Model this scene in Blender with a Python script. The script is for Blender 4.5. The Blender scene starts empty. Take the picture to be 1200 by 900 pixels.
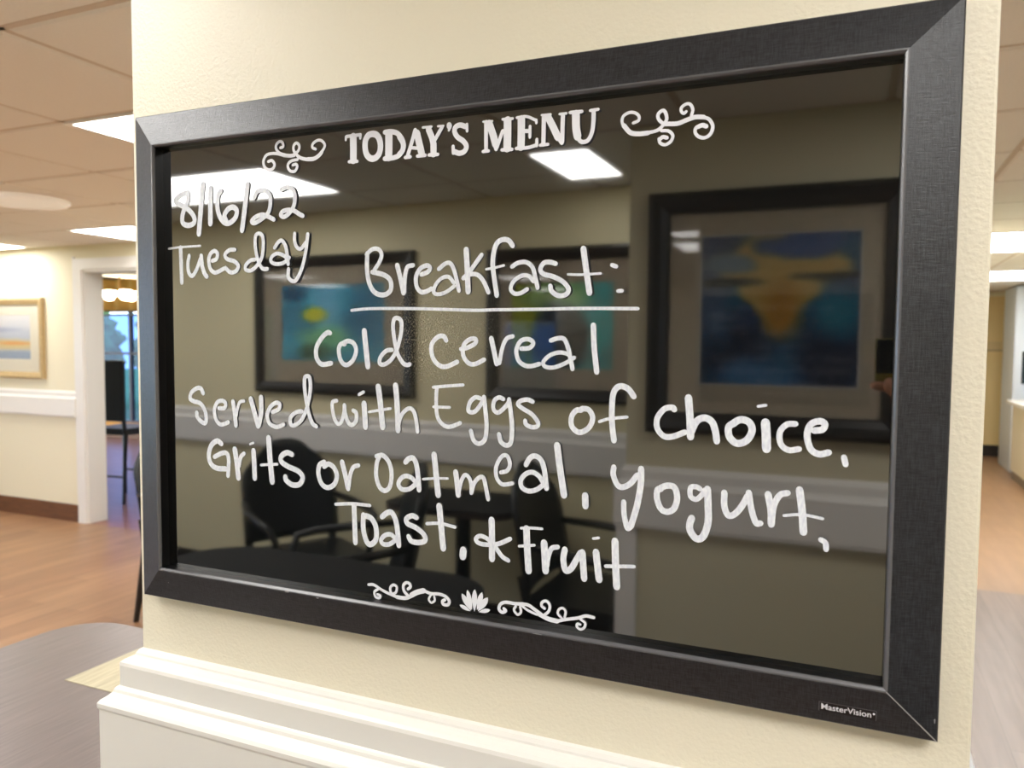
import bpy, bmesh, math, random
from mathutils import Vector, Matrix, noise
random.seed(7)
S = bpy.context.scene
C = S.collection
PI = math.pi

# ---------------------------------------------------------------- camera, world, exposure
cam_data = bpy.data.cameras.new('camera')
cam = bpy.data.objects.new('camera', cam_data)
C.objects.link(cam)
cam.rotation_mode = 'XYZ'
cam.location = (0.3861, -0.7143, 0.0251)
cam.rotation_euler = (1.515457, -0.008529, 0.404666)
cam_data.sensor_width = 36.0
cam_data.lens = 906.65 / 1200 * 36.0
cam_data.shift_x = -16.1 / 1200
cam_data.shift_y = 1.9 / 1200
cam_data.clip_start = 0.01
cam_data.dof.use_dof = True
cam_data.dof.focus_distance = 0.86
cam_data.dof.aperture_fstop = 7.0
S.camera = cam

S.view_settings.view_transform = 'Standard'
S.view_settings.look = 'None'
S.view_settings.gamma = 1
S.view_settings.use_curve_mapping = False
S.view_settings.exposure = 0.78

world = bpy.data.worlds.new('world')
S.world = world
world.use_nodes = True
bgn = world.node_tree.nodes['Background']
bgn.inputs['Color'].default_value = (0.62, 0.78, 1.0, 1)
bgn.inputs['Strength'].default_value = 4.0

PANEL = 9.0            # radiance of the ceiling panels
FLOOR, CEIL = -1.488, 0.77
YG = 0.003             # plane of the glossy board sheet
YW = 0.018             # wall face of the column

# ---------------------------------------------------------------- materials
def srgb(r, g, b):
    f = lambda c: (c/255)/12.92 if c/255 <= .04045 else (((c/255)+.055)/1.055)**2.4
    return (f(r), f(g), f(b), 1)

def mat(name, col, rough=.6, metal=0, ior=1.5, noise_amt=0, noise_scale=(8, 8, 8), bump=0, bump_scale=(200, 200, 200), emit=None, coat=0, detail=3):
    m = bpy.data.materials.new(name); m.use_nodes = True
    nt = m.node_tree; b = nt.nodes['Principled BSDF']
    b.inputs['Base Color'].default_value = col
    b.inputs['Roughness'].default_value = rough
    b.inputs['Metallic'].default_value = metal
    b.inputs['IOR'].default_value = ior
    b.inputs['Coat Weight'].default_value = coat
    if emit:
        b.inputs['Emission Color'].default_value = emit[0]
        b.inputs['Emission Strength'].default_value = emit[1]
    tc = nt.nodes.new('ShaderNodeTexCoord')
    def tex(scale, det):
        mp = nt.nodes.new('ShaderNodeMapping'); mp.inputs['Scale'].default_value = scale
        nt.links.new(tc.outputs['Object'], mp.inputs[0])
        n = nt.nodes.new('ShaderNodeTexNoise'); n.inputs['Scale'].default_value = 1; n.inputs['Detail'].default_value = det
        nt.links.new(mp.outputs[0], n.inputs['Vector'])
        return n
    if noise_amt:
        n = tex(noise_scale, detail)
        mx = nt.nodes.new('ShaderNodeMix'); mx.data_type = 'RGBA'
        mr = nt.nodes.new('ShaderNodeMapRange'); mr.inputs[1].default_value = .3; mr.inputs[2].default_value = .7
        nt.links.new(n.outputs[0], mr.inputs[0])
        nt.links.new(mr.outputs[0], mx.inputs[0])
        mx.inputs[6].default_value = tuple(c*(1-noise_amt) for c in col[:3]) + (1,)
        mx.inputs[7].default_value = tuple(min(1, c*(1+noise_amt)) for c in col[:3]) + (1,)
        nt.links.new(mx.outputs[2], b.inputs['Base Color'])
    if bump:
        n = tex(bump_scale, 2)
        bp = nt.nodes.new('ShaderNodeBump'); bp.inputs['Strength'].default_value = bump; bp.inputs['Distance'].default_value = .002
        nt.links.new(n.outputs[0], bp.inputs['Height'])
        nt.links.new(bp.outputs[0], b.inputs['Normal'])
    return m

def plank_mat(name, c1, c2, rough, grain=(30, 2.2, 3)):
    """wood look: plank tone per plank plus long grain"""
    m = bpy.data.materials.new(name); m.use_nodes = True
    nt = m.node_tree; b = nt.nodes['Principled BSDF']; b.inputs['Roughness'].default_value = rough
    tc = nt.nodes.new('ShaderNodeTexCoord')
    br = nt.nodes.new('ShaderNodeTexBrick'); br.inputs['Scale'].default_value = 1
    br.inputs['Brick Width'].default_value = 1.1; br.inputs['Row Height'].default_value = .16
    br.inputs['Mortar Size'].default_value = .0015; br.offset = .37
    br.inputs['Color1'].default_value = c1; br.inputs['Color2'].default_value = c2
    br.inputs['Mortar'].default_value = tuple(x*.6 for x in c1[:3]) + (1,)
    rt = nt.nodes.new('ShaderNodeMapping'); rt.inputs['Rotation'].default_value = (0, 0, math.pi/2)
    nt.links.new(tc.outputs['Object'], rt.inputs[0]); nt.links.new(rt.outputs[0], br.inputs['Vector'])
    mp = nt.nodes.new('ShaderNodeMapping'); mp.inputs['Scale'].default_value = grain
    nt.links.new(tc.outputs['Object'], mp.inputs[0])
    n = nt.nodes.new('ShaderNodeTexNoise'); n.inputs['Scale'].default_value = 1; n.inputs['Detail'].default_value = 5
    nt.links.new(mp.outputs[0], n.inputs['Vector'])
    mr = nt.nodes.new('ShaderNodeMapRange'); mr.inputs[1].default_value = .3; mr.inputs[2].default_value = .7; mr.inputs[3].default_value = .82; mr.inputs[4].default_value = 1.14
    nt.links.new(n.outputs[0], mr.inputs[0])
    mx = nt.nodes.new('ShaderNodeMix'); mx.data_type = 'RGBA'; mx.blend_type = 'MULTIPLY'; mx.inputs[0].default_value = 1
    nt.links.new(br.outputs[0], mx.inputs[6]); nt.links.new(mr.outputs[0], mx.inputs[7])
    nt.links.new(mx.outputs[2], b.inputs['Base Color'])
    return m

M = {}
M['wall'] = mat('cream_wall_paint', srgb(240, 232, 210), .42, bump=.35, bump_scale=(260, 260, 260))
M['wall_far'] = mat('cream_wall_paint_plain', srgb(236, 228, 200), .6)
M['wall_dimmed'] = mat('cream_wall_paint_dimmed', srgb(208, 200, 172), .6)  # cream darkened so the picture wall looks less lit; shade put into the colour
M['wall_back'] = mat('cream_wall_paint_back', srgb(232, 222, 184), .6)
M['trim'] = mat('off_white_trim_paint', srgb(234, 231, 225), .35)
M['tile'] = mat('ceiling_tile', srgb(240, 235, 226), .9, noise_amt=.02, noise_scale=(150, 150, 150))
M['grid'] = mat('ceiling_grid_metal', srgb(214, 200, 182), .6)
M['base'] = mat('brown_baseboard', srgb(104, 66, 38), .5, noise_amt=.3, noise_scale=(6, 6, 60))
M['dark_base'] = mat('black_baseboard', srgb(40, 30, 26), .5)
M['floor'] = plank_mat('wood_look_floor', srgb(164, 124, 90), srgb(148, 108, 78), .36)
M['floor2'] = plank_mat('greyish_plank_floor', srgb(136, 116, 104), srgb(126, 106, 95), .34)
M['carpet'] = mat('dark_carpet', srgb(34, 34, 42), .95, noise_amt=.3, noise_scale=(200, 200, 200))
M['panel'] = mat('lit_diffuser', srgb(255, 255, 255), .5, emit=((1.0, .985, .955, 1), PANEL))
M['vent_glow'] = mat('vent_white_glow', srgb(245, 240, 230), .5, emit=((1, .95, .86, 1), .10))  # small emission added to whiten the round vent
M['fixture'] = mat('white_metal', srgb(235, 232, 226), .4)
M['frame'] = None
M['black_vinyl'] = mat('black_vinyl', srgb(15, 19, 22), .42, bump=.1, bump_scale=(90, 90, 90))
M['black_wood'] = mat('black_lacquered_wood', srgb(13, 13, 14), .35)
M['black_top'] = mat('black_table_top', srgb(5, 5, 7), .85)
M['table'] = mat('grey_brown_laminate', srgb(100, 90, 88), .34, noise_amt=.2, noise_scale=(170, 7, 8), detail=4)
M['table_edge'] = mat('dark_table_edge', srgb(70, 60, 58), .4)
M['paper'] = mat('woodgrain_placemat', srgb(170, 162, 136), .6, noise_amt=.22, noise_scale=(110, 9, 9), detail=5)
M['marker'] = mat('white_marker_ink', srgb(232, 236, 250), .6, noise_amt=.14, noise_scale=(420, 1, 160))
M['print'] = mat('white_print', srgb(242, 243, 250), .55)
M['steel'] = mat('brushed_steel', srgb(150, 150, 155), .3, metal=1)
M['chrome'] = mat('dull_chrome', srgb(120, 120, 120), .25, metal=1)
M['gold'] = mat('pale_gold_frame', srgb(190, 164, 118), .4, noise_amt=.12, noise_scale=(40, 40, 40))
M['mat_board'] = mat('cream_mat_board', srgb(240, 234, 216), .8)
M['grey_mat'] = mat('taupe_mat_board', srgb(178, 166, 146), .8)
M['dark_frame'] = mat('black_brown_picture_frame', srgb(34, 30, 27), .3, noise_amt=.2, noise_scale=(60, 60, 60))
M['bevel'] = mat('silver_bevel', srgb(190, 192, 198), .35)
M['phone'] = mat('black_phone_glass', srgb(8, 9, 12), .15)
M['skin'] = mat('skin', srgb(206, 150, 120), .5)
M['hair'] = mat('dark_hair', srgb(38, 26, 20), .6)
M['blouse'] = mat('maroon_blouse', srgb(96, 28, 36), .8)
M['trouser'] = mat('charcoal_trousers', srgb(38, 40, 46), .85)
M['shoe'] = mat('black_shoes', srgb(18, 18, 18), .4)
M['olive'] = mat('olive_phone_case', srgb(122, 112, 30), .5)
M['counter'] = mat('cream_counter_panel', srgb(226, 214, 190), .5)
M['counter_top'] = mat('white_counter_top', srgb(236, 232, 226), .35)
M['cabinet'] = mat('pale_grey_cabinet', srgb(214, 220, 228), .4)
M['kick'] = mat('grey_kickboard', srgb(132, 122, 112), .5)
M['orange'] = mat('orange_brown_valance', srgb(206, 140, 60), .8, noise_amt=.25, noise_scale=(3, 3, 8))
M['mullion'] = mat('dark_window_frame', srgb(84, 66, 66), .5)
M['lamp'] = mat('lit_glass_shade', srgb(255, 246, 220), .4, emit=((1, .86, .6, 1), 12))
M['brass'] = mat('aged_brass', srgb(150, 105, 50), .35, metal=1)
M['leaf'] = mat('hedge_leaves', srgb(86, 132, 70), .7, noise_amt=.5, noise_scale=(6, 6, 6))
M['lawn'] = mat('lawn', srgb(110, 150, 90), .9, noise_amt=.3, noise_scale=(2, 2, 2))

def glass_mat():
    m = bpy.data.materials.new('window_glass'); m.use_nodes = True
    nt = m.node_tree; nt.nodes.remove(nt.nodes['Principled BSDF'])
    o = nt.nodes['Material Output']
    t = nt.nodes.new('ShaderNodeBsdfTransparent'); t.inputs[0].default_value = (.86, .92, 1, 1)
    g = nt.nodes.new('ShaderNodeBsdfGlossy'); g.inputs['Roughness'].default_value = .02
    f = nt.nodes.new('ShaderNodeMath'); f.operation = 'MULTIPLY_ADD'; f.inputs[1].default_value = .35; f.inputs[2].default_value = .04
    lw = nt.nodes.new('ShaderNodeLayerWeight'); lw.inputs[0].default_value = .5
    pw = nt.nodes.new('ShaderNodeMath'); pw.operation = 'POWER'; pw.inputs[1].default_value = 4
    nt.links.new(lw.outputs['Facing'], pw.inputs[0]); nt.links.new(pw.outputs[0], f.inputs[0])
    mx = nt.nodes.new('ShaderNodeMixShader')
    nt.links.new(f.outputs[0], mx.inputs[0]); nt.links.new(t.outputs[0], mx.inputs[1]); nt.links.new(g.outputs[0], mx.inputs[2])
    nt.links.new(mx.outputs[0], o.inputs[0])
    return m
M['glass'] = glass_mat()
def pic_glass():
    m = glass_mat(); m.name = 'picture_glass'
    m.node_tree.nodes['Transparent BSDF'].inputs[0].default_value = (.97, .97, .97, 1)
    return m
M['pic_glass'] = pic_glass()
M['pic_glass'].node_tree.nodes['Math'].inputs[2].default_value = .09
M['tinted_glass'] = glass_mat(); M['tinted_glass'].name = 'tinted_window_glass'
M['tinted_glass'].node_tree.nodes['Transparent BSDF'].inputs[0].default_value = (.30, .41, .60, 1)

def board_mat():
    """glossy black wet-erase sheet with a hazy patch of wiped marker specks"""
    m = bpy.data.materials.new('glossy_black_board'); m.use_nodes = True
    nt = m.node_tree; b = nt.nodes['Principled BSDF']
    b.inputs['Roughness'].default_value = .03
    b.inputs['IOR'].default_value = 2.55
    tc = nt.nodes.new('ShaderNodeTexCoord')
    def noise_tex(sc, det):
        mp = nt.nodes.new('ShaderNodeMapping'); mp.inputs['Scale'].default_value = sc
        nt.links.new(tc.outputs['Object'], mp.inputs[0])
        n = nt.nodes.new('ShaderNodeTexNoise'); n.inputs['Scale'].default_value = 1; n.inputs['Detail'].default_value = det
        nt.links.new(mp.outputs[0], n.inputs['Vector']); return n
    # elliptical smear centred left of the middle of the sheet
    mp = nt.nodes.new('ShaderNodeMapping')
    mp.inputs['Location'].default_value = (.03/.15, 0, -.03/.12)
    mp.inputs['Scale'].default_value = (1/.15, 0, 1/.12)
    nt.links.new(tc.outputs['Object'], mp.inputs[0])
    gr = nt.nodes.new('ShaderNodeTexGradient'); gr.gradient_type = 'QUADRATIC_SPHERE'
    nt.links.new(mp.outputs[0], gr.inputs[0])
    n = noise_tex((900, 1, 420), 2)
    mr = nt.nodes.new('ShaderNodeMapRange'); mr.inputs[1].default_value = .48; mr.inputs[2].default_value = .95
    nt.links.new(n.outputs[0], mr.inputs[0])
    mu = nt.nodes.new('ShaderNodeMath'); mu.operation = 'MULTIPLY'
    nt.links.new(mr.outputs[0], mu.inputs[0]); nt.links.new(gr.outputs[0], mu.inputs[1])
    mx = nt.nodes.new('ShaderNodeMix'); mx.data_type = 'RGBA'
    mx.inputs[6].default_value = (.0035, .004, .0042, 1); mx.inputs[7].default_value = (.75, .68, .50, 1)
    nt.links.new(mu.outputs[0], mx.inputs[0]); nt.links.new(mx.outputs[2], b.inputs['Base Color'])
    n2 = noise_tex((700, 1, 700), 1)
    bp = nt.nodes.new('ShaderNodeBump'); bp.inputs['Strength'].default_value = .02; bp.inputs['Distance'].default_value = .00009
    nt.links.new(n2.outputs[0], bp.inputs['Height']); nt.links.new(bp.outputs[0], b.inputs['Normal'])
    return m
M['board'] = board_mat()

def linen_mat():
    """black foil with a woven linen emboss"""
    m = bpy.data.materials.new('black_linen_foil'); m.use_nodes = True
    nt = m.node_tree; b = nt.nodes['Principled BSDF']
    b.inputs['Roughness'].default_value = .36; b.inputs['IOR'].default_value = 1.5
    tc = nt.nodes.new('ShaderNodeTexCoord')
    outs = []
    for sc in ((1400, 200, 90), (90, 200, 1400)):
        mp = nt.nodes.new('ShaderNodeMapping'); mp.inputs['Scale'].default_value = sc
        nt.links.new(tc.outputs['Object'], mp.inputs[0])
        n = nt.nodes.new('ShaderNodeTexNoise'); n.inputs['Scale'].default_value = 1; n.inputs['Detail'].default_value = 2
        nt.links.new(mp.outputs[0], n.inputs['Vector']); outs.append(n)
    ad = nt.nodes.new('ShaderNodeMath'); ad.operation = 'ADD'
    nt.links.new(outs[0].outputs[0], ad.inputs[0]); nt.links.new(outs[1].outputs[0], ad.inputs[1])
    mr = nt.nodes.new('ShaderNodeMapRange'); mr.inputs[1].default_value = .75; mr.inputs[2].default_value = 1.25
    nt.links.new(ad.outputs[0], mr.inputs[0])
    mx = nt.nodes.new('ShaderNodeMix'); mx.data_type = 'RGBA'
    mx.inputs[6].default_value = (.007, .008, .010, 1); mx.inputs[7].default_value = (.034, .036, .043, 1)
    nt.links.new(mr.outputs[0], mx.inputs[0]); nt.links.new(mx.outputs[2], b.inputs['Base Color'])
    bp = nt.nodes.new('ShaderNodeBump'); bp.inputs['Strength'].default_value = .5; bp.inputs['Distance'].default_value = .0004
    nt.links.new(ad.outputs[0], bp.inputs['Height']); nt.links.new(bp.outputs[0], b.inputs['Normal'])
    return m
M['frame'] = linen_mat()
M['lip'] = mat('smooth_frame_lip', srgb(92, 92, 96), .25, ior=1.7)

def vcol_mat(name, rough=.7):
    m = bpy.data.materials.new(name); m.use_nodes = True
    nt = m.node_tree; b = nt.nodes['Principled BSDF']; b.inputs['Roughness'].default_value = rough
    a = nt.nodes.new('ShaderNodeVertexColor'); a.layer_name = 'art'
    nt.links.new(a.outputs[0], b.inputs['Base Color'])
    return m
M['art'] = vcol_mat('printed_artwork')

# ---------------------------------------------------------------- mesh helpers
def link(name, me, m=None, parent=None, loc=None):
    o = bpy.data.objects.new(name, me)
    C.objects.link(o)
    if me is not None and m is not None: me.materials.append(m)
    if parent is not None: o.parent = parent
    if loc is not None: o.location = loc
    return o

def obj(name, bm, m, parent=None, loc=None, smooth=False):
    me = bpy.data.meshes.new(name)
    bmesh.ops.recalc_face_normals(bm, faces=bm.faces[:])
    bm.to_mesh(me); bm.free()
    if smooth:
        for p in me.polygons: p.use_smooth = True
    return link(name, me, m, parent, loc)

def tag(o, label=None, cat=None, group=None, kind=None):
    if label: o['label'] = label
    if cat: o['category'] = cat
    if group: o['group'] = group
    if kind: o['kind'] = kind
    return o

def thing(name, label, cat, loc=(0, 0, 0), rz=0, group=None):
    o = bpy.data.objects.new(name, None); C.objects.link(o)
    o.empty_display_size = .1
    o.location = loc; o.rotation_euler = (0, 0, rz)
    return tag(o, label, cat, group)

def box(bm, x0, x1, y0, y1, z0, z1, bev=0):
    vs = [bm.verts.new((x, y, z)) for x in (x0, x1) for y in (y0, y1) for z in (z0, z1)]
    fs = [(0, 1, 3, 2), (4, 6, 7, 5), (0, 4, 5, 1), (2, 3, 7, 6), (0, 2, 6, 4), (1, 5, 7, 3)]
    faces = [bm.faces.new([vs[i] for i in f]) for f in fs]
    if bev:
        es = list({e for f in faces for e in f.edges})
        bmesh.ops.bevel(bm, geom=es, offset=bev, segments=2, affect='EDGES', profile=.7)
    return bm

def B(*a, **k): return box(bmesh.new(), *a, **k)

def tube(bm, pts, radii, n=10, cap=True):
    pts = [Vector(p) for p in pts]
    if not hasattr(radii, '__len__'): radii = [radii]*len(pts)
    rings = []; up = None
    for i, p in enumerate(pts):
        d = (pts[min(i+1, len(pts)-1)] - pts[max(i-1, 0)]).normalized()
        if up is None: up = Vector((0, 0, 1)) if abs(d.z) < .9 else Vector((1, 0, 0))
        a = d.cross(up).normalized(); b = a.cross(d).normalized(); up = b
        rings.append([bm.verts.new(p + (a*math.cos(t*2*PI/n) + b*math.sin(t*2*PI/n))*radii[i]) for t in range(n)])
    for r, s in zip(rings, rings[1:]):
        for t in range(n): bm.faces.new((r[t], r[(t+1) % n], s[(t+1) % n], s[t]))
    if cap:
        bm.faces.new(rings[0][::-1]); bm.faces.new(rings[-1])
    return bm

def lathe(bm, prof, n=28, c=(0, 0, 0)):
    rings = [[bm.verts.new((c[0]+r*math.cos(t*2*PI/n), c[1]+r*math.sin(t*2*PI/n), c[2]+z)) for t in range(n)] for r, z in prof]
    for r, s in zip(rings, rings[1:]):
        for t in range(n): bm.faces.new((r[t], r[(t+1) % n], s[(t+1) % n], s[t]))
    bm.faces.new(rings[0][::-1]); bm.faces.new(rings[-1])
    return bm

def prism(bm, outline, z0, z1):
    """outline: list of (x, y), extruded along z"""
    a = [bm.verts.new((x, y, z0)) for x, y in outline]; b = [bm.verts.new((x, y, z1)) for x, y in outline]
    n = len(a)
    bm.faces.new(a[::-1]); bm.faces.new(b)
    for i in range(n): bm.faces.new((a[i], a[(i+1) % n], b[(i+1) % n], b[i]))
    return bm

def rrect(x0, x1, y0, y1, r, k=8):
    pts = []
    for cx, cy, a0 in ((x1-r, y1-r, 0), (x0+r, y1-r, PI/2), (x0+r, y0+r, PI), (x1-r, y0+r, 1.5*PI)):
        for i in range(k+1):
            a = a0 + i*PI/2/k; pts.append((cx+r*math.cos(a), cy+r*math.sin(a)))
    return pts

def sweep(bm, path, prof, closed=False):
    """path: list of ((x, y), (nx, ny)) stations with outward mitre vectors; prof: list of (out, z)"""
    rows = [[bm.verts.new((p[0]+m[0]*o, p[1]+m[1]*o, z)) for o, z in prof] for p, m in path]
    for r, s in zip(rows, rows[1:]):
        for i in range(len(prof)-1): bm.faces.new((r[i], r[i+1], s[i+1], s[i]))
    for r in (rows[0], rows[-1]): bm.faces.new(r)
    return bm

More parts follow.
